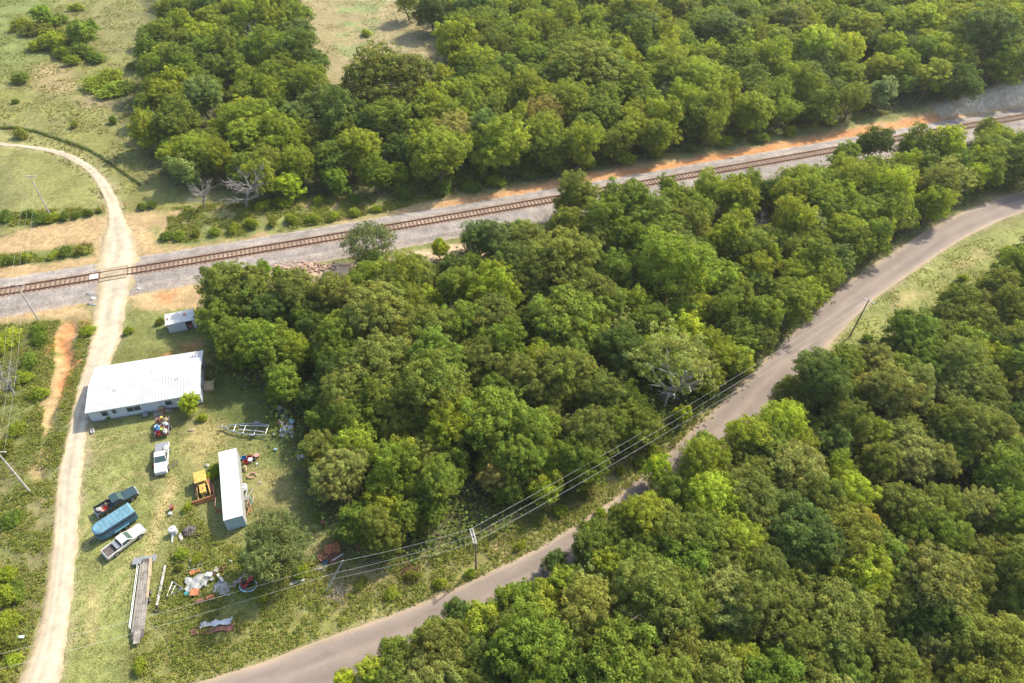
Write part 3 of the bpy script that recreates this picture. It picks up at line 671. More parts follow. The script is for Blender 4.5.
SL = [(702, 466, 26, 'F'), (712, 500, 30, 'L'), (658, 474, 12, 'l'), (745, 442, 20, 'Y'), (782, 424, 24, 'L'), (800, 452, 20, 'Y'), (832, 444, 20, 'B'), (838, 472, 20, 'F'), (872, 438, 17, 'F'), (912, 455, 24, 'P'), (846, 498, 22, 'L'), (815, 366, 18, 'B'), (846, 364, 20, 'G'), (850, 398, 17, 'G'), (872, 508, 12, 'T'), (372, 672, 15, 'Y'), (434, 634, 19, 'G'), (478, 618, 20, 'Y'), (396, 652, 14, 'G'), (586, 580, 20, 'W', 'pale yellow green thin leaved tree right of the lower road gap below the paved road'), (606, 568, 18, 'Y'), (598, 540, 22, 'G'), (640, 522, 22, 'Y'), (740, 656, 26, 'Y'), (864, 526, 17, 'K'), (874, 540, 12, 'K'), (555, 562, 12, 'D'), (345, 682, 12, 'l'), (420, 650, 14, 'l'), (456, 618, 14, 'D'), (535, 600, 16, 'G'), (775, 506, 24, 'B'), (740, 542, 24, 'Y'), (545, 622, 20, 'F'), (676, 488, 20, 'G'), (655, 508, 18, 'Y'), (628, 516, 19, 'G'), (612, 545, 18, 'O'), (588, 556, 17, 'D'), (566, 582, 16, 'Y'), (706, 446, 14, 's'), (516, 602, 16, 'G'), (545, 590, 15, 'Y')]
BU = [(22, 26, 10, 'y'), (38, 30, 11, 'o'), (47, 26, 10, 's'), (52, 47, 13, 'y'), (40, 46, 9, 'y'), (60, 22, 9, 'g'), (60, 36, 10, 'o'), (66, 54, 11, 'y'), (76, 40, 9, 'y'), (86, 46, 12, 's', 'dark green young tree topping the shrubs on the upper left field'), (92, 36, 9, 's'), (82, 54, 11, 'g'), (97, 84, 12, 'y'), (112, 79, 13, 'y'), (126, 88, 12, 'g'), (112, 90, 11, 'y'), (19, 80, 7, 'g'), (113, 120, 5, 'g'), (74, 124, 4, 'o'), (20, 134, 9, 'o', 'round olive shrub beside the curved lane'), (15, 100, 3, 'g'), (75, 8, 6, 'y'), (367, 33, 5, 'y'), (132, 66, 4, 'o'),
 (68, 46, 8, 'o'), (72, 62, 8, 'y'), (98, 58, 8, 'g')]
place_px(NL, NORTH); place_px(ML, MID); place_px(SL, SE)
def fill(P, region, rlo, rhi, weights, ntry, seed, zc=6.0, k=.50, avoid=None):
    rg = random.Random(seed); Q = [tuple(G(a, b, zc))[:2] for a, b in P]; xs = [q[0] for q in Q]; ys = [q[1] for q in Q]
    cl = [w[0] for w in weights]; ww = [w[1] for w in weights]
    av = [[tuple(G(a, b, 2))[:2] for a, b in A] for A in (avoid or [])]
    n = 0
    for _ in range(ntry):
        x = rg.uniform(min(xs), max(xs)); y = rg.uniform(min(ys), max(ys)); r = rg.uniform(rlo, rhi)
        if sdf(Q, np.array([x]), np.array([y]))[0] < 0: continue
        if any(sdf(A, np.array([x]), np.array([y]))[0] > -1.5 for A in av): continue
        if any((x-a)**2+(y-b)**2 < (k*(r+rr))**2 for a, b, rr, _c in TREES): continue
        tree_at(x, y, r, rg.choices(cl, ww)[0], region); n += 1
    return n
FM = [(222, 285), (250, 278), (300, 285), (345, 285), (420, 268), (470, 245), (520, 245), (565, 205), (640, 192), (710, 184), (790, 178), (850, 164), (940, 152), (1045, 136), (1045, 168), (1000, 168), (950, 185), (905, 215), (865, 240), (825, 280), (785, 318), (735, 362), (700, 392), (640, 420), (590, 448), (535, 482), (500, 508), (445, 528), (380, 528), (335, 500), (325, 480), (322, 440), (302, 390), (235, 355), (212, 330)]
FNP = [(165, 20), (165, -16), (290, -16), (300, 40), (312, 78), (335, 98), (400, 112), (458, 80), (456, 40), (440, -16), (1045, -16), (1045, 60), (980, 66), (900, 80), (800, 98), (700, 117), (620, 132), (560, 142), (500, 156), (430, 166), (350, 174), (300, 172), (240, 170), (190, 160), (160, 150), (140, 118), (150, 80)]
FSP = [(360, 690), (425, 655), (455, 628), (515, 618), (565, 588), (590, 552), (640, 520), (675, 490), (690, 470), (730, 440), (770, 418), (798, 385), (805, 362), (850, 362), (885, 340), (940, 310), (990, 280), (1045, 246), (1045, 700), (360, 700)]
GAPP = [(448, 496), (525, 490), (540, 560), (450, 575)]
GAPW = [(628, 372), (700, 372), (705, 400), (672, 425), (640, 425)]
GAP = [(912, 478), (960, 482), (965, 505), (905, 498)]
GAP2 = [(820, 416), (880, 420), (880, 430), (820, 428)]
n1 = fill(FM, MID, 2.6, 4.8, [('O', 3), ('G', 4), ('Y', 3), ('D', 3), ('F', 2)], 2500, 5, avoid=[GAPW, GAPP])
n2 = fill(FSP, SE, 2.6, 4.8, [('O', 6), ('P', 3), ('G', 3), ('Y', .6), ('D', 1)], 4500, 6, k=.51, avoid=[GAP, GAP2])
n3 = fill(FNP, NORTH, 3.6, 6.0, [('Y', 5), ('G', 4), ('O', 3), ('D', 2), ('B', 2), ('F', 2)], 3500, 8, k=.58)

wt = G(662, 398); tree_at(wt.x, wt.y, 7.2, 'W', MID, hs=1.2, label='big pale leaved tree with white forked trunk at the wood edge above the road')
# lone yard trees
tree_at(*G(279, 556, 2.6)[:2], 4.2, 'M', '', label='loose dark green tree standing alone between the white container and the red mower')
def bushes(lst, where):
    for e in lst:
        px, py, rp, cls = e[:4]; p = G(px, py, .8); r = rp*mpp(px, py)
        tree_at(p.x, p.y, r, cls, where, label=e[4] if len(e) > 4 else None)
bushes(BU, 'on the far field')
HD = [(-12, 212, 8, 'g'), (4, 216, 9, 'g'), (28, 214, 8, 'g'), (40, 219, 8, 'g'), (52, 217, 7, 'y'), (64, 216, 6, 'g'), (76, 214, 6, 'g'), (88, 212, 6, 'g'), (98, 209, 4, 'g'),
 (8, 259, 7, 'g'), (26, 257, 7, 'y'), (52, 254, 7, 'y'), (66, 251, 7, 'g'), (80, 250, 6, 'o'), (-8, 262, 8, 'g'),
 (142, 205, 6, 'g'), (152, 203, 6, 'g'), (165, 236, 7, 'g'), (178, 235, 8, 'y'), (196, 232, 8, 'o'), (214, 231, 7, 'y'), (234, 228, 7, 'y'), (252, 224, 7, 'y'), (272, 222, 7, 'o'), (292, 220, 8, 'y'), (312, 218, 8, 'y'), (334, 215, 7, 'y'), (356, 212, 7, 'y'), (376, 208, 7, 'y'),
 (244, 212, 8, 'o'), (262, 206, 9, 'y'), (284, 202, 9, 'y'), (318, 200, 8, 'y'), (352, 198, 8, 'g'), (404, 196, 8, 'g'), (440, 192, 8, 'g'), (470, 186, 8, 'g'), (496, 182, 8, 'y'), (530, 174, 8, 'g'), (560, 168, 8, 'g'), (590, 164, 7, 'y'), (625, 158, 8, 'y'), (655, 154, 7, 'g'), (690, 148, 7, 'g'), (724, 142, 7, 'y'), (760, 138, 7, 'g'), (790, 132, 7, 'y'), (830, 122, 6, 'g')]
bushes([(e[0], e[1], e[2]*(1.25 if e[0] > 400 else .85), e[3]) for e in HD], 'on the far bank')
VG = [(8, 338, 11, 'y'), (40, 338, 9, 'g'), (28, 362, 10, 'g'), (-6, 350, 12, 'y'), (36, 330, 8, 'g'), (20, 380, 9, 'y'), (38, 392, 8, 'y'), (14, 430, 10, 'y'), (6, 445, 10, 'o'), (10, 520, 9, 'g'), (5, 575, 13, 'y'), (14, 590, 12, 'g'), (4, 600, 13, 'y'), (-8, 585, 13, 'y'), (8, 622, 13, 'y'), (4, 640, 12, 'o'), (88, 330, 6, 'y'), (12, 660, 9, 'y'), (-4, 672, 11, 'o')]
bushes(VG, 'left of the dirt drive')
tree_at(*G(8, 388, 2)[:2], 2.6, 'S', '', label='small grey leafless dead tree at the left edge beside the dirt drive')
YB = [(192, 408, 9, 'l', 'small bright yellow green tree growing against the front wall of the white house'), (201, 416, 5, 'y', 'low yellow green shrub right of the small tree at the house front'), (107, 416, 4, 'y', 'small shrub at the left end of the house front wall'),
 (216, 466, 6, 'y', 'yellow green shrub between the yellow loader and the top of the white container'), (211, 474, 6, 'y', 'yellow green shrub touching the rear of the yellow loader'), (186, 505, 5, 'y', 'small shrub in front of the yellow loader blade'), (196, 558, 7, 'y', 'yellow green shrub above the rusty scrap heap'), (183, 551, 7, 'y', 'yellow green shrub below the white tank'), (178, 566, 5, 'o', 'olive shrub between the loose plank and the scrap heap'),
 (262, 596, 6, 'y', 'low yellow green shrub right of the red mower'), (138, 664, 7, 'y', 'yellow green shrub below the foot of the flatbed trailer'), (245, 552, 7, 'g', 'dark shrub under the left side of the lone yard tree'), (300, 572, 8, 'y', 'yellow green shrub under the right side of the lone yard tree'), (128, 330, 5, 'y', 'small shrub on the right edge of the gravel drive near the shed'), (104, 372, 4, 'y', 'small shrub on the drive edge behind the white house'), (160, 320, 5, 'o', 'olive shrub left of the small white shed'), (392, 592, 6, 'y', 'yellow green shrub on the verge left of the rusty brush pile'), (360, 582, 7, 'o', 'olive shrub beside the leaning pole on the verge')]
bushes(YB, 'in the yard')
WS = [(600, 512, 7, 'y'), (560, 508, 7, 'y'), (540, 520, 6, 'o'), (620, 470, 6, 'y'), (655, 452, 7, 'y'), (520, 545, 6, 'y'), (470, 572, 6, 'y'), (440, 582, 6, 'y'), (412, 575, 7, 'o'), (668, 430, 6, 'y'), (585, 492, 6, 'o'), (640, 462, 6, 'g'),
 (905, 318, 6, 'y'), (962, 278, 6, 'y'), (868, 338, 7, 'g'), (1008, 250, 7, 'y')]
bushes(WS, 'on the road verge')

# ------------------------------------------------------------ ground vegetation nobody could count
def scatter(name, polys, n, hmin, hmax, size, pal, seed, exclude=(), z=0, per=7, spread=.35, thr=None, kind='stuff', label=None):
    rng = np.random.default_rng(seed); C = []; N = []; S = []; T = []
    Qs = [PXP(P, z) for P in polys]; areas = [abs(sum(q[i][0]*q[(i+1) % len(q)][1]-q[(i+1) % len(q)][0]*q[i][1] for i in range(len(q))))/2 for q in Qs]
    for Q, A in zip(Qs, areas):
        a = np.array(Q); mn = a.min(0); mx = a.max(0); m = int(n*A/sum(areas)); bb = np.prod(mx-mn)
        tot = int(m*bb/A); P = mn+rng.random((tot, 2))*(mx-mn)
        P = P[sdf(Q, P[:, 0], P[:, 1]) > 0]
        for E in exclude: P = P[sdf(E, P[:, 0], P[:, 1]) < 0]
        if thr: P = P[fbm(P[:, 0]/thr[1], P[:, 1]/thr[1], seed, 3)+rng.normal(size=len(P))*.05 > thr[0]]
        k = len(P); hh = hmin+(hmax-hmin)*rng.random(k)**1.6*(.4+1.2*fbm(P[:, 0]/3, P[:, 1]/3, seed+3, 2)); base_ = hgt(P[:, 0], P[:, 1])
        pi = rng.integers(0, len(pal), k); tc = np.array(pal)[pi]*(1+.3*(rng.random((k, 1))-.5))
        for j in range(per):
            t = rng.random(k); d = rng.normal(size=(k, 2))*spread*hh[:, None]**.5*.8
            c = np.stack([P[:, 0]+d[:, 0], P[:, 1]+d[:, 1], base_+hh*t], 1)
            nn = unit(rng.normal(size=(k, 3))*.55+np.array([0, 0, .9]))
            C.append(c); N.append(nn); S.append(size*(.6+.8*rng.random(k))); T.append(tc*(1+.25*(rng.random((k, 1))-.5)))
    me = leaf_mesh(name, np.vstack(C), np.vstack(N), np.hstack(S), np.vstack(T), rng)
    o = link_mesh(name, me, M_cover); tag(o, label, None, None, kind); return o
GULX = PXP([(56, 332), (62, 318), (78, 318), (79, 335), (71, 368), (62, 398), (54, 420), (46, 448), (38, 470), (43, 440), (49, 400), (55, 365)])
DRQ = []
for side in (1, -1):
    pass
_T = np.gradient(Cd, axis=0); _T /= np.linalg.norm(_T, axis=1)[:, None]; _N = np.stack([-_T[:, 1], _T[:, 0]], 1)
DRX = [tuple(p) for p in (Cd+_N*Wd[:, None]*.95)[::6]]+[tuple(p) for p in (Cd-_N*Wd[:, None]*.95)[::-6]]
_T = np.gradient(ROADC, axis=0); _T /= np.linalg.norm(_T, axis=1)[:, None]; _N = np.stack([-_T[:, 1], _T[:, 0]], 1)
RDX = [tuple(p) for p in (ROADC+_N*3.0)[::6]]+[tuple(p) for p in (ROADC-_N*3.0)[::-6]]
RLX = [tuple(p) for p in (RC+RN*5.1)[::8]]+[tuple(p) for p in (RC-RN*6.8)[::-8]]
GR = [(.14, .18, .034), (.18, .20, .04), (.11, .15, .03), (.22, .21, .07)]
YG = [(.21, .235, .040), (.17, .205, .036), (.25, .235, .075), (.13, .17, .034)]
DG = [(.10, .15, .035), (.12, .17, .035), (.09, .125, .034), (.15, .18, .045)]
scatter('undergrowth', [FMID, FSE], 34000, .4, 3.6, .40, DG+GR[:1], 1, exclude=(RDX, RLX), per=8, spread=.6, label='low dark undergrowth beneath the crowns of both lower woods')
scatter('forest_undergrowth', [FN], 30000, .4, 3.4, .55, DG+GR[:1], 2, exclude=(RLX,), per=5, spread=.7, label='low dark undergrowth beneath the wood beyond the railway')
VERGE = [(430, 560), (480, 540), (560, 500), (640, 455), (700, 415), (740, 385), (765, 368), (765, 375), (700, 440), (640, 490), (560, 548), (480, 590), (430, 608)]
VERGE2 = [(1060, 215), (1024, 225), (968, 243), (925, 265), (870, 305), (835, 345), (800, 388), (800, 405), (850, 395), (900, 340), (960, 290), (1060, 240)]
WEEDY = [(150, 610), (175, 545), (190, 500), (215, 540), (280, 560), (310, 560), (420, 560), (430, 600), (300, 645), (210, 678), (150, 690), (132, 660)]
LEFTV = [(-60, 335), (0, 325), (55, 320), (90, 322), (95, 345), (80, 385), (68, 430), (56, 500), (42, 610), (15, 690), (-60, 720)]
scatter('weeds', [WEEDY, LEFTV, VERGE], 33000, .06, .7, .17, YG, 3, exclude=(DRX, RDX, RLX, GULX), per=7, spread=.30, thr=(.40, 2.6), label='knee high yellow green weeds on the verges and in the junk yard')
scatter('verge_grass', [VERGE2], 5000, .03, .25, .16, YG, 33, exclude=(RDX,), per=5, spread=.3, thr=(.45, 3), label='short pale grass on the verge right of the upper road')
NB = [(170, 208), (250, 200), (330, 198), (395, 200), (470, 188), (560, 172), (640, 156), (760, 134), (880, 112), (890, 114), (760, 138), (640, 158), (540, 176), (460, 192), (395, 210), (300, 228), (215, 240), (165, 244)]
SCR = [(395, 196), (470, 184), (560, 168), (640, 152), (760, 130), (880, 108), (880, 96), (760, 116), (640, 138), (560, 152), (470, 168), (395, 180)]
scatter('edge_scrub', [SCR], 9000, .5, 2.4, .38, YG+DG, 14, exclude=(RLX,), per=8, spread=.55, label='tangled green scrub at the foot of the wood beyond the rails')
LB = [(-60, 220), (50, 210), (104, 206), (104, 213), (50, 222), (-60, 236)]
LB2 = [(-60, 262), (40, 252), (92, 244), (94, 254), (50, 260), (-60, 278)]
scatter('bank_grass', [NB, LB, LB2], 12000, .05, .7, .26, YG, 4, exclude=(DRX, RLX), per=7, spread=.45, thr=(.42, 3), label='rough grass along the bank beyond the rails')
YQ = [(105, 350), (205, 345), (262, 400), (292, 450), (305, 500), (335, 540), (330, 600), (200, 675), (70, 700), (75, 600), (84, 480), (95, 425)]
HOMEX = PXP([(84, 424), (92, 372), (202, 352), (208, 404)])
scatter('lawn_tufts', [YQ], 26000, .02, .12, .11, [(.20, .21, .06), (.16, .18, .048), (.26, .23, .10)], 5, exclude=(DRX, HOMEX), per=3, spread=.3, thr=(.42, 2.0), label='short tufts of grass on the mown yard')
FLD = [(-60, -20), (135, -20), (150, 60), (135, 130), (165, 185), (100, 200), (60, 160), (0, 130), (-60, 130)]
scatter('field_grass', [FLD], 16000, .05, .35, .34, [(.17, .185, .055), (.21, .19, .08), (.14, .165, .048)], 6, exclude=(DRX,), per=3, spread=.5, thr=(.45, 5), label='coarse grass clumps of the dry field beyond the railway')
FB = [(300, -20), (440, -20), (440, 78), (385, 70), (330, 90), (312, 50)]
scatter('sparse_weeds', [FB], 3500, .05, .3, .34, [(.13, .17, .05), (.30, .24, .13)], 7, per=3, spread=.5, thr=(.50, 5), label='sparse green weeds on the bare pink brown field')

# ------------------------------------------------------------ homestead materials
def flat(name, c, rough=.6, metal=0, var=.08, scale=2.5, **k): return mat(name, c, rough, metal, var, scale, **k)
m_white = flat('white_metal_roof', (.40, .405, .395), .5, var=.14, scale=.5)
m_wall = flat('pale_siding', (.38, .415, .44), .6)
m_glass = flat('dark_glass', (.035, .045, .055), .12, spec=.6)
m_wind = flat('windscreen_glass', (.05, .085, .075), .1, spec=.7)
m_black = flat('black_rubber', (.02, .02, .02), .85)
m_chrome = flat('dull_chrome', (.45, .45, .46), .35, .8)
m_rim = flat('wheel_rim', (.32, .32, .33), .45, .6)
m_pwhite = flat('white_paint', (.46, .46, .445), .3, coat=.3, var=.05)
m_pcream = flat('chalky_white_paint', (.44, .43, .39), .4, var=.10, scale=1.5)
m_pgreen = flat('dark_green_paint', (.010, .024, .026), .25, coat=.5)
m_pgreen_sun = flat('sunlit_green_paint', (.022, .045, .05), .3, coat=.4)  # lighter copy of the dark green: sunlight on roof and bonnet put into the colour
m_blue = flat('faded_blue_paint', (.055, .14, .19), .55, var=.22, scale=2.2)
m_blued = flat('weathered_blue_roof', (.085, .18, .235), .6, var=.25, scale=2.5)
m_cont = flat('container_white', (.45, .465, .46), .5, var=.06, scale=1)
m_cend = flat('container_blue_grey_end', (.27, .36, .42), .6)
m_yel = flat('faded_yellow_paint', (.40, .25, .055), .6, var=.25, scale=2.5)
m_org = flat('rust_orange', (.34, .13, .055), .85, var=.4, scale=3)
m_rust = flat('rusted_steel', (.16, .07, .05), .9, var=.4, scale=3)
m_dirty = flat('grimy_dark', (.07, .06, .055), .8, var=.3)
m_galv = flat('galvanised_steel', (.25, .27, .285), .4, .5)
m_plankm = flat('grey_planks', (.185, .168, .142), .9, var=.35, scale=1.4, bump=.3)
m_tanw = flat('tan_board', (.28, .225, .14), .85, var=.2)
m_tin = flat('grey_tin_sheet', (.235, .235, .23), .55, .2, var=.15)
m_tinw = flat('white_tin_sheet', (.40, .41, .425), .5)
m_red = flat('red_paint', (.30, .03, .027), .4, var=.15)
m_bluep = flat('blue_plastic', (.02, .12, .30), .45)
m_teal = flat('teal_plastic', (.04, .17, .18), .45)
m_white = m_white; m_wpl = flat('white_plastic', (.42, .43, .44), .45)
m_pbl = flat('pale_blue_plastic', (.42, .58, .66), .5)
m_lime = flat('lime_plastic', (.25, .34, .05), .5)
m_brown = flat('brown_wood', (.22, .12, .06), .85, var=.35)
m_pink = flat('faded_pink_plastic', (.33, .18, .15), .6)
m_tank = flat('white_tank_paint', (.44, .45, .455), .4)
m_pole = flat('pole_wood', (.20, .14, .10), .9, var=.25)
m_poleg = flat('grey_pole_wood', (.36, .33, .30), .9, var=.25)
m_arm = flat('pale_crossarm', (.30, .295, .28), .8)
m_wire = flat('aluminium_wire', (.45, .45, .43), .7, 0)
m_liteb = flat('light_cloth', (.36, .345, .325), .9)
m_yelp = flat('yellow_plastic', (.40, .30, .06), .5)
m_grey = flat('grey_paint', (.17, .175, .19), .5)

def pair(a, b, z=0):
    A = G(*a, z); B = G(*b, z); m = (A+B)/2
    return Vector((m.x, m.y, hz(m.x, m.y))), math.atan2(B.y-A.y, B.x-A.x), (B-A).length
def P3(px, py, z=0):
    p = G(px, py, z); return Vector((p.x, p.y, hz(p.x, p.y)))

# ------------------------------------------------------------ white house
B0 = G(93, 422.5); B1 = G(203, 403.5); u = (B1-B0); L = u.length; ha = math.atan2(u.y, u.x); D = 8.9; zb = hz(*B0[:2])
hs = thing('manufactured_house', 'long low white roofed manufactured house beside the pale gravel drive', 'house', ((B0.x+B1.x)/2, (B0.y+B1.y)/2, zb-.1), ha)
hL = L/2
b = MB(); b.prism([(0.0, 0), (D, 0), (D, 2.75), (D/2, 3.35), (0, 2.75)], -hL, hL)      # x=depth here, y=length
for v in b.bm.verts: v.co.x, v.co.y = -v.co.y, v.co.x
wall = b.build('wall', m_wall, hs)
b = MB()
rt = .12; ov = .42
prof = [(-ov, 2.68), (D/2, 3.38), (D+ov, 2.68), (D+ov, 2.80), (D/2, 3.50), (-ov, 2.80)]
b.prism(prof, -hL-.35, hL+.12)
for v in b.bm.verts: v.co.x, v.co.y = -v.co.y, v.co.x
roof = b.build('roof', m_white, hs)
b = MB()
for i in range(36):
    y = -hL-.2+i*(2*hL+.2)/36+.15
    for s_, x0, x1, z0, z1 in ((0, -ov, D/2, 2.80, 3.50), (1, D/2, D+ov, 3.50, 2.80)):
        mid_ = ((x0+x1)/2, (z0+z1)/2); ln = math.hypot(x1-x0, z1-z0)
        b.box((-y*-1, mid_[0], mid_[1]+.015), (.06, ln-.02, .05), rot=(math.atan2(z1-z0, x1-x0), 0, 0))
b.build('roof_seam', flat('seam_metal', (.27, .28, .27), .5), roof)
MB().box((0, D/2, .18), (2*hL+.06, D+.06, .44)).build('skirting', m_grey, hs)
def window(x, w, h, z, wide=1):
    f = MB().box((x, -.035, z), (w+.16, .07, h+.16), bev=.015).build('window', m_wpl, hs)
    for k in range(wide):
        MB().box((x+(k-(wide-1)/2)*(w/wide), -.08, z+.0), (w/wide-.08, .03, h-.04)).build('pane', m_glass, f)
window(-hL+2.2, .9, 1.0, 1.65); window(-hL+6.3, 2.0, .95, 1.65, 2); window(hL-4.6, 1.0, .95, 1.65); window(-.2-hL+L*.30-1.0, .6, .8, 1.75)
d_ = MB().box((hL-6.4, -.04, 1.35), (.95, .08, 2.05), bev=.01).build('door', m_wpl, hs); MB().sphere((hL-6.05, -.11, 1.3), (.08, .08, .08), 8).build('handle', m_chrome, d_)
stp = MB(); stp.box((hL-6.4, -.6, .22), (1.4, 1.1, .44)); stp.box((hL-6.4, -1.35, .11), (1.4, .4, .22)); stp.build('steps', m_plankm, hs)
MB().box((-hL+7.6, -.45, .33), (.7, .7, .66), bev=.03).build('air_conditioner', m_grey, hs)
for yy in (2.3, 6.4):
    f = MB().box((hL+.035, yy, 1.7), (.07, 1.0, 1.1), bev=.015).build('window', m_wpl, hs); MB().box((hL+.08, yy, 1.7), (.03, .84, .94)).build('pane', m_glass, f)
for (x, y) in ((-hL+4, 3), (1.0, 5.4), (hL-3, 3.2)):
    MB().cyl((x, y, 3.1), (x, y, 3.6), .06).cyl((x, y, 3.6), (x, y, 3.66), .12).build('vent_pipe', m_wpl, hs)
MB().box((hL+.9, 3.3, .25), (1.4, 1.8, .5)).box((hL+.9, 3.3, .62), (1.5, 1.9, .08)).build('side_landing', m_tanw, hs)

# ------------------------------------------------------------ shed
p, a, l = pair((171, 333), (196, 328))
sd = thing('shed', 'small white flat roofed shed with an open doorway at the tree edge behind the house', 'shed', p, a)
sL, sD, sH = 4.4, 2.3, 2.1
b = MB(); b.box((0, sD-.04, sH/2), (sL, .08, sH)).box((-sL/2+.04, sD/2, sH/2), (.08, sD-.16, sH)).box((sL/2-.04, sD/2, sH/2), (.08, sD-.16, sH)).box((-.75, .04, sH/2), (sL-1.5, .08, sH)).box((sL/2-.2, .04, sH/2), (.4, .08, sH)).box((sL/2-.95, .04, sH-.15), (1.1, .08, .3))
b.build('wall', m_tinw, sd)
b = MB().box((0, sD/2-.05, sH+.10), (sL+.3, sD+.5, .1), rot=(R(3), 0, 0), bev=.02)
rf = b.build('roof', m_white, sd)
MB().box((-1.95, sD/2, sH+.17), (.25, .5, .05)).build('rust_patch', m_rust, rf); MB().box((.85, sD/2+.3, sH+.185), (.45, .7, .03)).build('rust_patch', m_org, rf)
MB().box((sL/2-.95, .5, .5), (.9, .8, .9), bev=.05).build('stored_box', m_rust, sd)

# ------------------------------------------------------------ vehicles
def wheel(par, x, y, r=.37, w=.25, rimm=None):
    s = 1 if y > 0 else -1
    t = MB().cyl((x, y-w/2, r), (x, y+w/2, r), r, seg=20).build('wheel', m_black, par, smooth=False)
    MB().cyl((x, y+s*(w/2), r), (x, y+s*(w/2+.02), r), r*.6, seg=14).build('rim', rimm or m_rim, t)
def pickup(name, label, pos, ang, Ls, body, roofm=None, bedm=None, hoodm=None, cover=False, group='pickup trucks parked in the yard', car=False):
    t = thing(name, label, 'pickup truck', pos, ang, group); s = Ls/5.4; hw = .93 if not car else .92
    X = lambda v: v*s
    # lower body sides with a bonnet that drops to the nose
    nose = .98 if not car else .86
    hz_ = 1.08 if not car else .95
    b = MB()
    b.prism([(X(-2.66), .42), (X(2.60), .40), (X(2.70), .58), (X(2.66), nose-.08), (X(2.55), nose), (X(1.05), hz_), (X(-.62), hz_), (X(-.62), .72), (X(-2.66), .72)], -hw, hw, insets=[.05, .10, .16, .20, .14, .03, .02, 0, 0])
    b.build('body', body, t)
    # bonnet skin, slightly proud
    b = MB(); b.poly([(X(1.12), -hw+.10, hz_+.015), (X(2.5), -hw+.20, nose+.02), (X(2.5), hw-.20, nose+.02), (X(1.12), hw-.10, hz_+.015)], .04); b.build('bonnet', hoodm or body, t)
    # cab
    rh = 1.74 if not car else 1.42
    b = MB(); c0, c1, r0, r1 = X(-.62), X(1.02), X(-.48), X(.40)
    bt = [(c0, -hw+.03, hz_), (c1, -hw+.06, hz_), (c1, hw-.06, hz_), (c0, hw-.03, hz_)]
    tp = [(r0, -hw+.20, rh), (r1, -hw+.20, rh), (r1, hw-.20, rh), (r0, hw-.20, rh)]
    vb = [b.bm.verts.new(q) for q in bt]; vt = [b.bm.verts.new(q) for q in tp]
    b.bm.faces.new(vb[::-1]); b.bm.faces.new(vt)
    for i in range(4): b.bm.faces.new((vb[i], vb[(i+1) % 4], vt[(i+1) % 4], vt[i]))
    cabo = b.build('cab', body, t)
    def quad(A, B, C_, D_, k=.05, out=.012, name='side_window', mt=m_glass):
        A, B, C_, D_ = map(Vector, (A, B, C_, D_)); cen = (A+B+C_+D_)/4; n = (B-A).cross(D_-A).normalized()
        q = [x.lerp(cen, k) for x in (A, B, C_, D_)]
        bb = MB(); vs = [bb.bm.verts.new(x+n*out) for x in q]; vi = [bb.bm.verts.new(x-n*.01) for x in q]
        bb.bm.faces.new(vs); bb.bm.faces.new(vi[::-1])
        for i in range(4): bb.bm.faces.new((vs[i], vi[i], vi[(i+1) % 4], vs[(i+1) % 4]))
        return bb.build(name, mt, t)
    quad(bt[1], bt[2], tp[2], tp[1], .10, name='windscreen', mt=m_wind)
    quad(bt[3], bt[0], tp[0], tp[3], .16, name='rear_window')
    quad(bt[0], bt[1], tp[1], tp[0], .16); quad(bt[2], bt[3], tp[3], tp[2], .16)
    MB().box(((r0+r1)/2, 0, rh+.02), (r1-r0+.04, 2*hw-.36, .05), bev=.02).build('roof', roofm or body, t)
    # bed
    e = 1.10 if not car else .96
    b = MB(); x0, x1 = X(-2.68), X(-.66)
    b.box(((x0+x1)/2, -hw+.06, (.725+e)/2), (x1-x0, .12, e-.725), bev=.015).box(((x0+x1)/2, hw-.06, (.725+e)/2), (x1-x0, .12, e-.725), bev=.015).box((x1-.03, 0, (.725+e)/2), (.06, 2*hw-.25, e-.725))
    b.build('bed', body, t)
    MB().box(((x0+x1)/2, 0, .74), (x1-x0-.1, 2*hw-.26, .03)).build('bed_floor', bedm or m_dirty, t)
    tg = MB().box((x0+.03, 0, (.725+e)/2), (.06, 2*hw-.25, e-.725)).build('tailgate', body, t)
    if cover: MB().box(((x0+x1)/2, 0, e+.03), (x1-x0-.04, 2*hw-.06, .06), bev=.02).build('bed_cover', m_grey, t)
    MB().box((X(2.74), 0, .52), (.14, 2*hw-.22, .20), bev=.04).build('bumper', m_chrome, t)
    MB().box((X(-2.76), 0, .52), (.14, 2*hw-.14, .18), bev=.04).build('bumper', m_chrome, t)
    for s_ in (-1, 1):
        MB().box((X(2.685), s_*(hw-.36), .76), (.06, .28, .15), bev=.02).build('headlight', m_glass if False else m_wpl, t)
        MB().box((X(-2.71), s_*(hw-.10), .88), (.04, .14, .22), bev=.01).build('tail_light', m_red, t)
        MB().box((X(.82), s_*(hw+.10), hz_+.12), (.08, .16, .14), bev=.02).build('mirror', m_black, t)
        for x in (1.72, -1.62): wheel(t, X(x), s_*(hw-.12))
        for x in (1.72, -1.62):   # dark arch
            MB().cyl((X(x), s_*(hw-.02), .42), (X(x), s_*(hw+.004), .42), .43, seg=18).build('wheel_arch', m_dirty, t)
    return t
p, a, l = pair((98.5, 516), (138, 493))
pickup('pickup_truck', 'dark green pickup with coloured junk in its open bed, parked above the blue trailer', p, a, 5.4, m_pgreen, m_pgreen_sun, m_dirty, m_pgreen_sun)
gp, ga = p.copy(), a
p, a, l = pair((108, 557), (143, 530.5))
pickup('pickup_truck', 'chalky white low pickup parked right below the blue horse trailer', p, a, 5.3, m_pcream, m_pcream, m_dirty, None, car=True)
wp, wa = p.copy(), a
p, a, l = pair((164.5, 446), (162.5, 477))
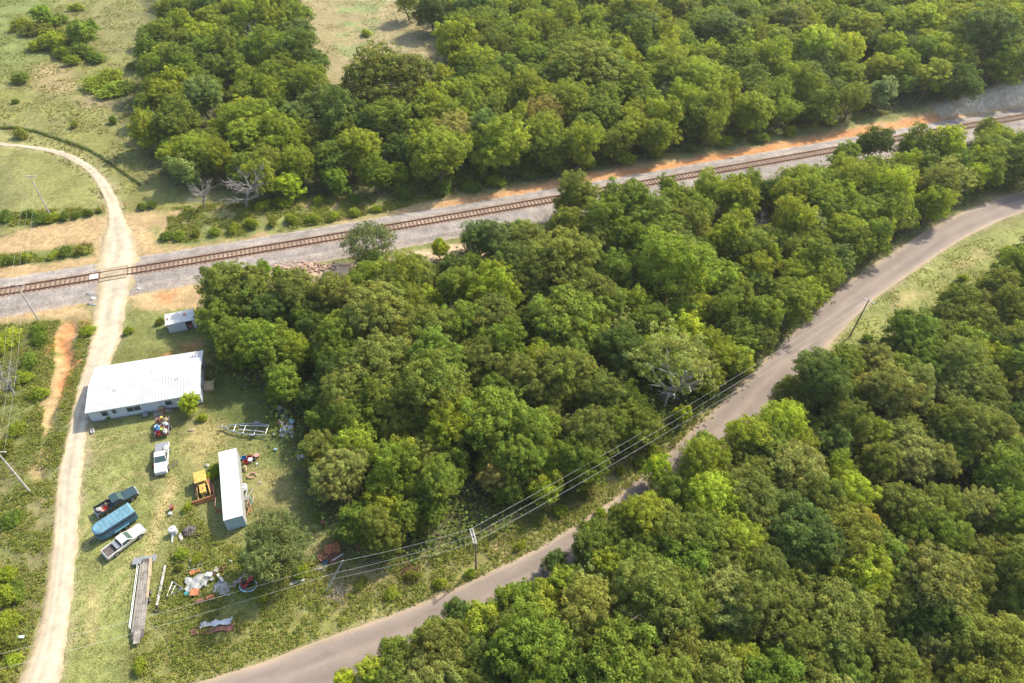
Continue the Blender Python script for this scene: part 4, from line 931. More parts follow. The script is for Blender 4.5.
pickup('pickup_truck', 'white pickup with a dark covered bed parked nose down between house and yellow loader', p, a, 5.3, m_pwhite, m_pwhite, m_dirty, None, cover=True)
kp, ka = p.copy(), a
def loc(base, ang, x, y, z): return Vector((base.x+x*math.cos(ang)-y*math.sin(ang), base.y+x*math.sin(ang)+y*math.cos(ang), base.z+z))

# ---- small things
def lump(name, label, cat, pos, d, m, rz=0, seed=0, group=None):
    b = MB().sphere((0, 0, d[2]*.42), d, 14); rg = random.Random(seed)
    for v in b.bm.verts:
        k = 1+.42*(rg.random()-.5); v.co.x *= k; v.co.y *= k; v.co.z = max(0, v.co.z)*(1+.5*(rg.random()-.5))
    o = b.build(name, m, None); o.location = pos; o.rotation_euler = (0, 0, rz); return tag(o, label, cat, group)
def crate(name, label, cat, pos, d, m, rz=0, slats=False, lid=None, tilt_=(0, 0)):
    t = thing(name, label, cat, pos, rot=(tilt_[0], tilt_[1], rz)); x, y, z = d; w = .04
    b = MB().box((0, 0, w/2), (x, y, w)).box((-x/2+w/2, 0, z/2), (w, y, z-.01)).box((x/2-w/2, 0, z/2), (w, y, z-.01)).box((0, -y/2+w/2, z/2), (x-2*w, w, z-.02)).box((0, y/2-w/2, z/2), (x-2*w, w, z-.02))
    b.build('shell', m, t)
    if lid: MB().box((0, 0, z+.02), (x+.05, y+.05, .05), bev=.015).build('lid', lid, t)
    return t
def bucket(name, label, cat, pos, r, h, m, rim=None, rz=0):
    t = thing(name, label, cat, pos, rz); b = MB().cyl((0, 0, 0), (0, 0, h), r*.82, r, 18, caps=False).cyl((0, 0, .0), (0, 0, .03), r*.82, seg=18)
    b.build('shell', m, t); MB().cyl((0, 0, h-.01), (0, 0, h+.04), r*1.04, seg=18).build('lid', rim or m, t); return t
def sheet(name, label, cat, pos, x, y, m, rz=0, amp=.05, seed=1, edge=.12, n=8, tl=(0, 0), group=None):
    b = MB().grid(x, y, n, n, edge=edge, seed=seed); b.crumple(amp, 1.6, seed)
    o = b.build(name, m, None, solid=.02); o.location = pos; o.rotation_euler = (tl[0], tl[1], rz); return tag(o, label, cat, group)
def boards(name, label, cat, pos, specs, m, rz=0):
    b = MB()
    for (c, d, r_) in specs: b.box(c, d, rot=r_, bev=.008)
    o = b.build(name, m, None); o.location = pos; o.rotation_euler = (0, 0, rz); return tag(o, label, cat)

# loads in the green pickup bed
lump('bag', 'white sack at the tail end of the green pickup bed', 'bag', loc(gp, ga, -2.2, .15, .76), (.75, .7, .5), m_liteb, seed=3)
crate('crate', 'pink red crate in the middle of the green pickup bed', 'crate', loc(gp, ga, -1.5, -.25, .76), (.6, .5, .35), m_red, ga+.3)
lump('bag', 'cream sack behind the cab in the green pickup bed', 'bag', loc(gp, ga, -1.15, .30, .76), (.55, .45, .5), m_tanw, seed=8)
bucket('bucket', 'small pink bucket in the green pickup bed', 'bucket', loc(gp, ga, -1.9, -.5, .76), .17, .35, m_pink)
crate('toolbox', 'dark toolbox against the cab in the bed of the chalky white pickup', 'toolbox', loc(wp, wa, -.95, 0, .76), (.5, 1.4, .32), m_dirty, wa, lid=m_grey)
lump('bag', 'white sack lying on the dark bed cover of the white pickup', 'bag', loc(kp, ka, -1.4, -.55, 1.15), (1.1, .6, .32), m_liteb, ka, seed=5) if False else lump('bag', 'white sack lying on the dark bed cover of the white pickup', 'bag', loc(kp, ka, -1.4, .55, 1.15), (1.1, .6, .32), m_liteb, ka, seed=5)
# bits beside the white pickup
def bike(pos, rz):
    t = thing('bicycle', 'grey bicycle lying in the grass beside the white pickup with the covered bed', 'bicycle', pos, rot=(R(82), 0, rz))
    for x in (-.5, .55):
        b = MB(); pts = [(x+.32*math.cos(k*math.pi/10), 0, .33+.32*math.sin(k*math.pi/10)) for k in range(21)]; b.tube(pts, .022, 6); w = b.build('wheel', m_black, t)
        MB().cyl((x, -.05, .33), (x, .05, .33), .03).build('hub', m_chrome, w)
    MB().tube([(-.5, 0, .33), (-.12, 0, .30), (.42, 0, .8), (-.2, 0, .78), (-.12, 0, .30)], .02).tube([(-.5, 0, .33), (-.2, 0, .78)], .015).tube([(.42, 0, .8), (.55, 0, .33)], .018).build('frame', m_galv, t)
    MB().tube([(.42, -.28, .95), (.42, .28, .95)], .015).tube([(.42, 0, .8), (.42, 0, .95)], .015).build('handlebar', m_chrome, t)
    MB().box((-.22, 0, .9), (.24, .13, .06), bev=.02).build('saddle', m_black, t)
bike(P3(172, 464)+Vector((0, 0, .15)), R(70))
crate('crate', 'small red crate against the left door of the white pickup with covered bed', 'crate', P3(154.5, 467), (.45, .35, .4), m_red, .2)

# ---- utility trailer heaped with junk
p, a, l = pair((163.5, 440), (164, 419))
ut = thing('utility_trailer', 'small open trailer heaped with coloured junk just below the house front', 'trailer', p, a)
MB().box((0, 0, .55), (3.4, 1.9, .10), bev=.02).build('deck', m_rust, ut)
b = MB()
for s_ in (-1, 1): b.box((0, s_*.96, .85), (3.4, .05, .06)).box((0, s_*.96, .70), (3.4, .05, .12)); [b.box((x, s_*.96, .72), (.06, .06, .30)) for x in (-1.6, -.5, .6, 1.6)]
b.build('side_rail', m_grey, ut)
MB().tube([(1.7, -.6, .5), (2.9, 0, .5), (1.7, .6, .5)], .05).build('drawbar', m_rust, ut)
for s_ in (-1, 1): wheel(ut, -.2, s_*1.08, .34, .2)
rg = random.Random(5)
heap = [('bag', 'white', m_liteb), ('bag', 'blue', m_bluep), ('crate', 'red', m_red), ('bag', 'pale grey', m_wpl), ('bucket', 'lime green', m_lime), ('crate', 'brown wooden', m_brown), ('bag', 'dark', m_dirty), ('crate', 'faded pink', m_pink), ('bucket', 'yellow', m_yelp), ('bag', 'tan', m_tanw), ('crate', 'pale blue', m_pbl), ('bucket', 'rusty', m_rust)]
spots = [(-1.3, -.5), (-.6, .5), (-1.35, .45), (.1, -.55), (-.9, -.05), (.75, .5), (.35, .1), (-.25, -.1), (1.45, .0), (.9, -.5), (-.1, .62), (1.3, .6)]
for (kd, cn, mt), (x, y) in zip(heap, spots):
    q = loc(p, a, x, y, .61)
    lab = f'{cn} {kd} in the heap of junk on the small open trailer below the house'
    if kd == 'bag': lump('bag', lab, 'bag', q, (.85, .7, .8), mt, rg.random()*3, seed=int(x*100))
    elif kd == 'crate': crate('crate', lab, 'crate', q, (.65, .5, .55), mt, rg.random()*3)
    else: bucket('bucket', lab, 'bucket', q, .22, .6, mt)
crate('wooden_cabinet', 'brown wooden cabinet standing against the house wall behind the junk trailer', 'cabinet', P3(163, 412), (.8, .5, 1.1), m_brown, ha, lid=m_tanw)
crate('wooden_bench', 'short tan wooden bench beside the junk trailer at the house wall', 'bench', P3(169, 412), (.4, 1.0, .5), m_tanw, 1.4, lid=m_plankm)
lump('bag', 'pale sack on the grass right of the junk trailer', 'bag', P3(192, 430), (1.1, .5, .25), m_tanw, .3, seed=9)

# ---- horse trailer
p, a, l = pair((101, 538.5), (135, 516.5))
ht = thing('horse_trailer', 'faded blue rounded livestock trailer between the green pickup and the chalky white pickup', 'trailer', p, a+math.pi)
# in its own frame the nose points to +x (towards the lower left of the photo)
def outline(k=0, nx=2.35):
    pts = [(-2.55+k, -.98+k), (-2.55+k, .98-k)]
    for i in range(9):
        t_ = math.pi/2-math.pi*i/8; pts.append((1.65+(.98-k)*math.cos(t_), (.98-k)*math.sin(t_)))
    return pts
def slab(out, z0, z1, name, m, par):
    b = MB(); a_ = [b.bm.verts.new((x, y, z0)) for x, y in out]; c_ = [b.bm.verts.new((x, y, z1)) for x, y in out]; n = len(out)
    b.bm.faces.new(a_[::-1]); b.bm.faces.new(c_)
    for i in range(n): b.bm.faces.new((a_[i], a_[(i+1) % n], c_[(i+1) % n], c_[i]))
    return b.build(name, m, par)
bd = slab(outline(0), .45, 1.30, 'lower_wall', m_blue, ht); slab(outline(.05), 1.30, 1.75, 'slatted_side', m_dirty, ht); slab(outline(0), 1.75, 2.12, 'upper_wall', m_blue, ht)
b = MB(); o_ = outline(-.03); i_ = outline(.22); A_ = [b.bm.verts.new((x, y, 2.12)) for x, y in o_]; C_ = [b.bm.verts.new((x, y, 2.27)) for x, y in i_]; n = len(o_)
b.bm.faces.new(C_); b.bm.faces.new(A_[::-1])
for i in range(n): b.bm.faces.new((A_[i], A_[(i+1) % n], C_[(i+1) % n], C_[i]))
rf = b.build('roof', m_blued, ht)
b = MB()
for x in np.arange(-2.3, 2.0, .55): b.box((x, 0, 2.283), (.05, 1.45, .02))
b.build('roof_rib', m_blue, rf)
for s_ in (-1, 1):
    for x in (-.75, .15): wheel(ht, x, s_*1.05, .34, .2)
    MB().box((-.3, s_*1.08, .78), (2.0, .30, .06), bev=.02).box((-1.27, s_*1.08, .66), (.06, .3, .22)).box((.67, s_*1.08, .66), (.06, .3, .22)).build('mudguard', m_blue, ht)
    b = MB()
    for x in np.arange(-2.4, 1.6, .5): b.box((x, s_*.965, 1.53), (.06, .05, .44))
    b.build('upright', m_blue, ht)
MB().tube([(2.3, -.5, .5), (3.5, 0, .5), (2.3, .5, .5)], .05).cyl((3.45, 0, 0), (3.45, 0, .75), .04).build('drawbar', m_dirty, ht)
MB().box((-2.58, 0, 1.25), (.05, 1.7, 1.6)).build('rear_gate', m_blue, ht)

# ---- shipping container / van box
A = G(230, 529); Bq = G(246, 528); Tn = G(223, 452, 2.6); Bn = G(228.5, 520.5, 2.6)
ax_d = Vector((Tn.x-Bn.x, Tn.y-Bn.y, 0)); cl = ax_d.length; ca_ = math.atan2(ax_d.y, ax_d.x)
pb = (A+Bq)/2; cen = Vector((pb.x, pb.y, 0))+ax_d*.5; cen.z = hz(cen.x, cen.y)
ct = thing('box_trailer', 'long white storage container with a blue grey end beside the yellow loader', 'container', cen, ca_)
cw, chh = 2.44, 2.6
MB().box((0, 0, .08+chh/2), (cl-.1, cw-.08, chh-.16)).build('shell', m_cont, ct)
MB().box((0, 0, chh+.02), (cl, cw, .08), bev=.02).build('roof', m_cont, ct)
b = MB()
for x in np.arange(-cl/2+.3, cl/2, .42):
    for s_ in (-1, 1): b.box((x, s_*(cw/2-.02), chh/2+.05), (.2, .06, chh-.3))
b.build('corrugation', m_cont, ct)
e_ = MB().box((-cl/2+.03, 0, chh/2+.04), (.08, cw-.1, chh-.22)).build('end_door', m_cend, ct)
b = MB(); [b.cyl((-cl/2-.03, y, .15), (-cl/2-.03, y, chh-.1), .02, seg=6) for y in (-.8, -.35, .35, .8)]; b.build('lock_bar', m_cend, e_)
b = MB(); [b.box((sx*(cl/2-.06), sy*(cw/2-.06), chh/2+.0), (.13, .13, chh)) for sx in (-1, 1) for sy in (-1, 1)]; b.build('corner_post', m_wpl, ct)

# ---- yellow loader with a rusty blade
p, a, l = pair((202, 477), (206, 500))
yl = thing('crawler_loader', 'old faded yellow loader with a rusty blade left of the white container', 'loader', p, a)
MB().box((-.9, 0, .95), (1.7, 1.35, .75), bev=.08).build('rear_body', m_yel, yl)
MB().box((-.9, 0, 1.70), (1.9, 1.6, .10), bev=.04).build('canopy_roof', m_yel, yl)
b = MB(); [b.cyl((x, y, 1.3), (x, y, 1.68), .04, seg=6) for x in (-1.7, -.15) for y in (-.65, .65)]; b.build('canopy_post', m_yel, yl)
MB().box((.85, 0, 1.0), (1.5, .8, .6), bev=.08).build('engine_hood', m_yel, yl)
MB().box((.15, 0, .95), (.5, 1.1, .25), bev=.03).build('operator_floor', m_dirty, yl)
MB().box((.0, 0, 1.20), (.45, .5, .18), bev=.04).box((-.22, 0, 1.42), (.10, .5, .4), bev=.04).build('seat', m_black, yl)
MB().cyl((1.1, .1, 1.3), (1.1, .1, 1.75), .05).build('exhaust', m_rust, yl)
for s_ in (-1, 1):
    b = MB(); prof = [(-1.7, .25), (-1.55, .05), (1.35, .05), (1.55, .25), (1.5, .55), (1.3, .7), (-1.5, .7), (-1.7, .5)]; b.prism(prof, s_*.86-.18, s_*.86+.18); tr = b.build('track', m_rust, yl)
    b = MB(); [b.cyl((x, s_*.86-.2, .36), (x, s_*.86+.2, .36), .22, seg=12) for x in (-1.2, -.4, .4, 1.15)]; b.build('roller', m_dirty, tr)
    MB().tube([(.1, s_*.72, .95), (1.4, s_*.80, .75), (2.15, s_*.85, .45)], .08).build('lift_arm', m_yel, yl)
b = MB().prism([(2.15, .05), (2.35, .0), (2.42, .0), (2.28, .35), (2.30, .75), (2.2, .8), (2.12, .4)], -1.75, 1.35); b.build('blade', m_org, yl)
MB().box((1.2, 1.25, .55), (1.9, .14, .14)).build('push_frame', m_org, yl)
cr = thing('engine_hoist', 'slim red steel hoist standing between the loader blade and the white container', 'hoist', P3(218, 512), .3)
MB().box((0, 0, .06), (.9, .12, .1)).box((.35, 0, .06), (.1, .9, .1)).build('base', m_red, cr); MB().cyl((0, 0, .1), (0, 0, 1.5), .05, seg=8).build('post', m_red, cr); MB().tube([(0, 0, 1.45), (.1, 1.2, 1.7)], .045).build('boom', m_pink, cr)
bucket('barrel', 'rusty red drum on the grass left of the loader blade', 'barrel', P3(172.5, 509), .28, .7, m_red, m_rust)
bucket('bucket', 'pale blue bucket just below the rusty red drum', 'bucket', P3(171, 514.5), .18, .4, m_pbl)
lump('bag', 'small pale sack in the grass above the yellow loader', 'bag', P3(207.5, 466), (.6, .5, .35), m_liteb, seed=4)

# ---- boat trailer frame
p, a, l = pair((268, 432), (218, 429))
bt_ = thing('boat_trailer', 'bare silver boat trailer frame lying on the grass between house and tree edge', 'boat trailer', p, a)
h = l/2
b = MB()
for s_ in (-1, 1): b.tube([(-h, s_*1.0, .5), (-h*.2, s_*1.0, .5), (h*.45, s_*.55, .5), (h*.68, s_*.05, .5)], .10, 6)
b.tube([(h*.65, 0, .5), (h*1.0, 0, .45)], .08)
for x, w_ in ((-h+.05, 1.0), (-h*.55, 1.0), (-h*.1, .97), (h*.3, .68)): b.tube([(x, -w_, .5), (x, w_, .5)], .04)
b.build('frame', m_galv, bt_)
b = MB(); [b.tube([(-h*.95, s_*.55, .72), (h*.1, s_*.35, .72)], .055) for s_ in (-1, 1)]; [b.cyl((x, s_*.5, .5), (x, s_*.5, .72), .03, seg=6) for x in (-h*.9, -h*.4) for s_ in (-1, 1)]; b.build('bunk', m_tinw, bt_)
MB().cyl((h*.7, 0, .45), (h*.7, 0, 1.2), .04, seg=8).box((h*.7, 0, 1.2), (.2, .25, .12)).build('winch_post', m_galv, bt_)
for s_ in (-1, 1):
    wheel(bt_, -h*.5, s_*1.22, .3, .18); MB().box((-h*.5, s_*1.22, .66), (.8, .22, .04), bev=.015).build('mudguard', m_galv, bt_)

# ---- long flatbed trailer with planks
A = G(147.5, 557, .8); Bq = G(138, 636, .8)
p, a, l = pair((149, 560), (139, 641))
fb = thing('flatbed_trailer', 'long narrow flatbed trailer decked with grey planks in the lower left yard', 'trailer', p, a)
n_ = 17; b = MB(); rg = random.Random(2)
MB().box((0, -.0, .55), (l*.98, 1.3, .12)).build('frame', m_dirty, fb)
for i in range(5): b.box((rg.uniform(-.15, .15)-.2, -.62+i*.30, .66+rg.uniform(0, .02)), (l*.84, .27, .06), bev=.01)
dk = b.build('deck', m_plankm, fb)
MB().box((l*.47, -.05, .62), (l*.16, .75, .08), bev=.01).build('ramp', m_plankm, fb)
b = MB(); b.tube([(-l*.42, -1.0, .95), (l*.36, -1.0, .95)], .03); b.tube([(-l*.42, -1.0, .55), (l*.36, -1.0, .55)], .03)
for i in range(7): b.tube([(-l*.42+i*l*.13, -1.0, .5), (-l*.42+i*l*.13, -1.0, .95)], .03); b.tube([(-l*.42+i*l*.13, -1.0, .55), (-l*.42+i*l*.13, -.6, .58)], .025)
b.build('side_rail', m_galv, fb)
for s_ in (-1, 1):
    for x in (-.5, .5): wheel(fb, x, s_*.72, .33, .2)
boards('plank', 'long tan warped plank lying along the right side of the flatbed deck', 'plank', loc(p, a, -l*.22, .55, .75), [((0, 0, 0), (l*.52, .32, .06), (0, 0, .03)), ((-1.2, .02, .05), (2.2, .42, .05), (0, 0, .04))], m_tanw, a)
sheet('metal_sheet', 'dark grey sheet across the upper end of the flatbed trailer', 'metal sheet', loc(p, a, -l*.49, -.35, .50), .9, 2.9, m_grey, a, .02, 3)
A = G(166, 567); Bq = G(157.5, 605)
p, a, l = pair((166, 566), (157.5, 606))
boards('plank', 'single long pale plank lying in the grass right of the flatbed trailer', 'plank', p+Vector((0, 0, .25)), [((0, 0, 0), (l, .3, .08), (0, 0, 0)), ((-.6, .05, .06), (l*.5, .12, .06), (0, 0, .05))], m_liteb, a)
tire = lambda px, py, lab: tag((lambda o: (setattr(o, 'location', P3(px, py)), o)[1])((lambda b: b.build('tyre', m_black, None))((lambda b: b.tube([(.28*math.cos(k*math.pi/8), .28*math.sin(k*math.pi/8), .12) for k in range(17)], .11, 8))(MB()))), lab, 'tyre')
tire(157, 610, 'black tyre at the lower end of the single pale plank'); tire(163, 591, 'black tyre between the single plank and the white triangle frame')
# triangular frame
p = P3(176, 590)
b = MB(); b.tube([(-.75, -1.0, .2), (-.75, 1.0, .2), (.95, .1, .2), (-.75, -1.0, .2)], .06); b.tube([(-.3, -.6, .2), (-.2, .75, .2)], .045); b.tube([(-.75, 0, .2), (.9, .1, .2)], .04)
o = b.build('trailer_tongue', m_galv, None); o.location = p; tag(o, 'pale triangular steel frame lying in the weeds right of the single plank', 'steel frame')
# ---- scrap pile
b = MB()
for i in range(5): b.box((rg.uniform(-.1, .1), i*.42-.8, .1+.05*i), (1.9-.15*i, .13, .08), rot=(0, 0, rg.uniform(-.08, .08)))
o = b.build('steel_rails', m_tin, None); o.location = P3(195, 567); o.rotation_euler = (0, 0, .25); tag(o, 'stack of grey steel bars above the crumpled tin sheet', 'steel bars')
sheet('tin_sheet', 'large crumpled pale grey tin sheet in the scrap area left of the red mower', 'tin sheet', P3(198, 583)+Vector((0, 0, .35)), 2.6, 1.9, m_tin, .35, .12, 4, .25)
crate('rusty_box', 'rusty brown box tucked under the crumpled tin sheet', 'box', P3(195.5, 594), (1.0, .8, .5), m_rust, .1, lid=m_org)
bucket('bucket', 'teal bucket at the lower left corner of the crumpled tin sheet', 'bucket', P3(187.5, 595), .25, .5, m_teal)
sheet('tarpaulin', 'grey tarpaulin spread flat right of the crumpled tin sheet', 'tarpaulin', P3(224, 588)+Vector((0, 0, .12)), 2.1, 1.7, m_tin, -.3, .05, 7, .3)
boards('white_board', 'short white board lying over the top edge of the grey tarpaulin', 'board', P3(221, 579)+Vector((0, 0, .4)), [((0, 0, 0), (1.3, .3, .08), (0, .1, 0))], m_wpl, -.75)
boards('rusty_plate', 'rust red plate between the steel bars and the crumpled tin sheet', 'metal plate', P3(197, 572)+Vector((0, 0, .3)), [((0, 0, 0), (.9, .4, .06), (.1, 0, .2)), ((-.5, -.2, .05), (.5, .6, .05), (0, 0, .5))], m_org, .2)
for i, (px, py, d, mt, cn) in enumerate([(210, 576, .7, m_wpl, 'white'), (214, 574, .6, m_pink, 'pink'), (217, 571, .55, m_liteb, 'cream'), (222, 570.5, .6, m_rust, 'rusty'), (212, 580, .5, m_tin, 'grey'), (225, 567, .5, m_brown, 'brown')]):
    crate('crate', f'{cn} box in the row of boxes above the grey tarpaulin', 'box', P3(px, py), (d, d*.8, d*.7), mt, i*.7, lid=None if i % 2 else mt)
lump('bag', 'small bright white sack at the left foot of the lone yard tree', 'bag', P3(231, 562), (.5, .4, .35), m_liteb, seed=12)
for (px, py, lab, mt) in ((201, 602, 'rust red drum lying left in the pair below the tin sheet', m_rust), (211, 598.5, 'rust red drum lying right in the pair below the tin sheet', m_org)):
    t = thing('barrel', lab, 'barrel', P3(px, py)+Vector((0, 0, .3)), .4); MB().cyl((-.45, 0, 0), (.45, 0, 0), .29, seg=18).build('shell', mt, t); b = MB(); [b.cyl((x-.02, 0, 0), (x+.02, 0, 0), .31, seg=18) for x in (-.15, .15, -.42, .42)]; b.build('hoop', mt, t)
# riding mower
p, a, l = pair((242, 588), (253, 580))
mw = thing('riding_mower', 'red riding mower with boards piled over it at the foot of the lone yard tree', 'mower', p, a)
MB().box((.45, 0, .62), (.85, .55, .35), bev=.07).build('hood', m_red, mw); MB().box((-.35, 0, .55), (.8, .95, .14), bev=.05).build('rear_fender', m_red, mw)
MB().box((-.3, 0, .75), (.4, .42, .12), bev=.04).box((-.5, 0, .92), (.1, .42, .3), bev=.04).build('seat', m_black, mw); MB().box((.1, 0, .28), (1.0, 1.1, .16), bev=.05).build('mowing_deck', m_black, mw)
MB().tube([(.15, 0, .7), (-.02, 0, 1.0)], .025).cyl((-.02, 0, 1.0), (-.04, 0, 1.03), .18, seg=16).build('steering_wheel', m_black, mw)
for x, r_ in ((.65, .2), (-.45, .27)):
    for s_ in (-1, 1): wheel(mw, x, s_*.45, r_, .18)
boards('board', 'two brown boards lying over the red riding mower', 'boards', loc(p, a, -.35, .65, 1.05), [((0, 0, 0), (1.7, .35, .06), (0, .1, .25)), ((-.5, -.15, .05), (.9, .45, .05), (0, 0, -.5))], m_plankm, a)
b = MB(); pts = [(.95*math.cos(k*math.pi/8)*1.1, .8*math.sin(k*math.pi/8), .1) for k in range(17)]; b.tube(pts, .10, 6); o = b.build('pool_ring', m_pbl, None); o.location = P3(248.5, 586); tag(o, 'pale blue plastic ring on the ground around the red mower', 'plastic ring')
# white / rusty sheets near the road
sheet('tin_sheet', 'white corrugated sheets lying on the rusty strip near the paved road', 'tin sheets', P3(217, 624)+Vector((0, 0, .35)), 3.6, .7, m_tinw, .2, .09, 9, .2)
sheet('rusty_sheet', 'long rust red corrugated strip lying in the weeds near the paved road', 'rusty sheet', P3(213, 630)+Vector((0, 0, .22)), 5.0, .75, m_rust, .18, .09, 10, .15)
# white tank and chair
tk = thing('water_tank', 'white upright tank standing in the weeds below the rusty drum', 'tank', P3(174.5, 533)); MB().cyl((0, 0, .1), (0, 0, 1.05), .5, seg=20).sphere((0, 0, 1.05), (1.0, 1.0, .35), 20).build('tank_body', m_tank, tk); MB().cyl((0, 0, 1.2), (0, 0, 1.28), .14).build('cap', m_grey, tk); b = MB(); [b.cyl((.35*math.cos(k), .35*math.sin(k), 0), (.35*math.cos(k), .35*math.sin(k), .15), .05, seg=6) for k in (0, 1.57, 3.14, 4.71)]; b.build('foot', m_grey, tk)
lump('cushion', 'white cushion leaning in the weeds right of the white upright tank', 'cushion', P3(181, 537.5), (.5, 1.1, .35), m_liteb, .5, seed=21)
boards('white_board', 'narrow white board standing below the white upright tank', 'board', P3(173, 540)+Vector((0, 0, .3)), [((0, 0, 0), (.2, .9, .08), (.4, 0, 0))], m_wpl, .1)
lump('brush_pile', 'grey brown heap of brush right of the white cushion', 'brush pile', P3(190, 532), (1.7, 1.6, .8), m_dirty, seed=15)
tire(198, 536, 'dark tyre right of the grey brown brush heap')
# things beside the container
for (px, py, kd, mt, lab) in [(244.5, 459, 'crate', m_bluep, 'blue crate touching the top right side of the white container'), (246.5, 463, 'crate', m_red, 'red crate just below the blue crate beside the white container'), (250, 458.5, 'crate', m_red, 'second red crate right of the blue crate'), (251, 461.5, 'cool', m_wpl, 'white cooler among the red crates beside the white container'), (253.5, 460, 'crate', m_dirty, 'dark crate between the white cooler and the orange tub'), (257, 456.5, 'tub', m_org, 'round orange tub at the end of the row beside the white container'), (257.2, 464.5, 'small', m_pbl, 'tiny pale blue pot below the orange tub')]:
    q = P3(px, py)
    if kd == 'crate': crate('crate', lab, 'crate', q, (.7, .5, .5), mt, .3)
    elif kd == 'cool': crate('cooler', lab, 'cooler', q, (.55, .5, .55), mt, .1, lid=m_wpl)
    elif kd == 'tub': bucket('tub', lab, 'tub', q, .35, .35, flat('orange_plastic', (.38, .09, .05), .5), m_pink)
    else: bucket('pot', lab, 'pot', q, .13, .2, mt)
lump('bag', 'long cream sack leaning on the white container below the red crates', 'bag', P3(245.5, 469), (.5, 1.2, .5), m_tanw, .4, seed=31)
b = MB(); pts = [(.6*math.cos(k*.5)*(1+.1*math.sin(k*2)), .45*math.sin(k*.5), .15+.05*math.sin(k)) for k in range(12)]; b.tube(pts, .09, 6); o = b.build('coiled_hose', m_pink, None); o.location = P3(252, 476); tag(o, 'faded pink coiled hose on the grass right of the white container', 'hose')
lump('bag', 'white plastic bundle pressed against the middle of the white container', 'bag', P3(244.5, 489), (1.0, 1.3, .9), m_wpl, seed=41)
for (px, py, lab, mt, an) in [(248, 497, 'grey boards heaped beside the white container, upper part of the heap', m_tin, 1.35), (249, 509, 'brown boards heaped beside the white container, lower end of the heap', m_brown, 1.75), (251.5, 502, 'tan boards heaped beside the white container, outer side of the heap', m_tanw, 1.55)]:
    sp = [((rg.uniform(-.4, .4), rg.uniform(-.3, .3), .1+.07*i), (rg.uniform(1.2, 2.3), .12, .05), (rg.uniform(-.1, .1), rg.uniform(-.08, .08), rg.uniform(-.4, .4))) for i in range(6)]
    boards('board_heap', lab, 'board heap', P3(px, py), sp, mt, an)
boards('teal_pipe', 'teal strip lying on the board heap beside the white container', 'strip', P3(252.5, 503)+Vector((0, 0, .6)), [((0, 0, 0), (1.1, .1, .06), (0, 0, 0))], m_teal, 1.9)
lump('bag', 'tiny pale sack on the lawn right of the pink hose', 'bag', P3(260, 483), (.4, .3, .2), m_liteb, seed=42)
# junk heap at tree edge
for (px, py, d, mt, lab) in [(280, 409, (1.2, .9, .5), m_liteb, 'pale bundle at the top left of the junk by the tree edge'), (285, 413, (1.6, 1.4, .7), m_dirty, 'dark heap at the top of the junk by the tree edge'), (283, 423, (1.5, 1.5, .7), m_brown, 'brown heap in the middle of the junk by the tree edge'), (288, 430, (1.6, 1.8, .8), m_wpl, 'white bundle in the junk by the tree edge'), (292, 423, (.8, 1.1, .8), m_pbl, 'pale blue bundle in the junk by the tree edge'), (284, 435, (1.3, 1.0, .5), m_tin, 'grey bundle at the lower left of the junk by the tree edge'), (292, 435, (1.4, .7, .4), m_liteb, 'long white bundle at the lower right of the junk by the tree edge'), (272, 412, (.9, .6, .3), m_tin, 'small grey bundle left of the junk by the tree edge'), (274, 435, (.4, .5, .4), m_liteb, 'small white sack alone left of the junk by the tree edge'), (275.5, 450, (.4, .5, .4), m_pbl, 'small pale blue sack alone below the junk by the tree edge'), (289, 413.5, (.5, .5, .5), m_pink, 'small pink bundle on the dark heap by the tree edge')]:
    lump('junk_bundle', lab, 'bundle', P3(px, py), d, mt, rg.random()*3, seed=int(px))
for (px, py, mt, lab) in [(283, 418, m_tin, 'grey boards scattered over the middle of the tree edge junk'), (287, 427, m_tinw, 'white boards scattered over the lower part of the tree edge junk')]:
    boards('scattered_boards', lab, 'boards', P3(px, py), [((rg.uniform(-.9, .9), rg.uniform(-.9, .9), .5+.04*i), (rg.uniform(.6, 1.4), .12, .05), (0, rg.uniform(-.2, .2), rg.uniform(0, 3))) for i in range(8)], mt, 0)
crate('cooler', 'pale blue white box standing in the shade of the tree edge below the junk', 'box', P3(301.5, 459), (.95, .85, .75), m_pbl, .5, lid=m_tinw)
# rusty cage crates
for (px, py, an, lab, d) in [(333, 551, .35, 'orange rusty slatted crate, the upper one of the pair by the lone pole', (1.9, 1.1, .9)), (327, 556, .75, 'dark rusty slatted rack left of the orange slatted crate', (2.2, .9, .6)), (336, 559, .6, 'brown slatted pallet leaning below the orange slatted crate', (1.8, .9, .35))]:
    t = thing('slatted_crate', lab, 'slatted crate', P3(px, py), an); x, y, z = d; mt = m_org if z > .8 else m_rust
    b = MB(); [b.box((sx*(x/2-.05), sy*(y/2-.05), z/2), (.1, .1, z)) for sx in (-1, 1) for sy in (-1, 1)]; b.build('post', mt, t)
    b = MB(); [b.box((-x/2+.08+i*(x-.16)/7, 0, z+.02), (.12, y, .04)) for i in range(8)]; b.build('top_slat', mt, t)
    b = MB(); [b.box((0, sy*(y/2), z*(.2+.25*k)), (x, .04, .1)) for sy in (-1, 1) for k in range(4)]; b.build('side_slat', mt, t)
boards('white_board', 'white edged board propped on the brown slatted pallet', 'board', P3(338.5, 559)+Vector((0, 0, .5)), [((0, 0, 0), (1.6, .12, .1), (0, .1, 0))], m_wpl, .75)
crate('bin', 'bright blue bin left of the slatted crates', 'bin', P3(325.5, 562), (.5, .45, .45), m_bluep, .7)
boards('board_heap', 'flat grey boards and sheet lying below the bright blue bin', 'board heap', P3(322, 566), [((0, 0, .08), (1.3, .9, .05), (0, 0, .2)), ((.3, -.6, .12), (.9, .4, .05), (0, 0, .9)), ((-.5, -.3, .2), (1.1, .2, .05), (0, 0, -.3))], m_plankm, .5)
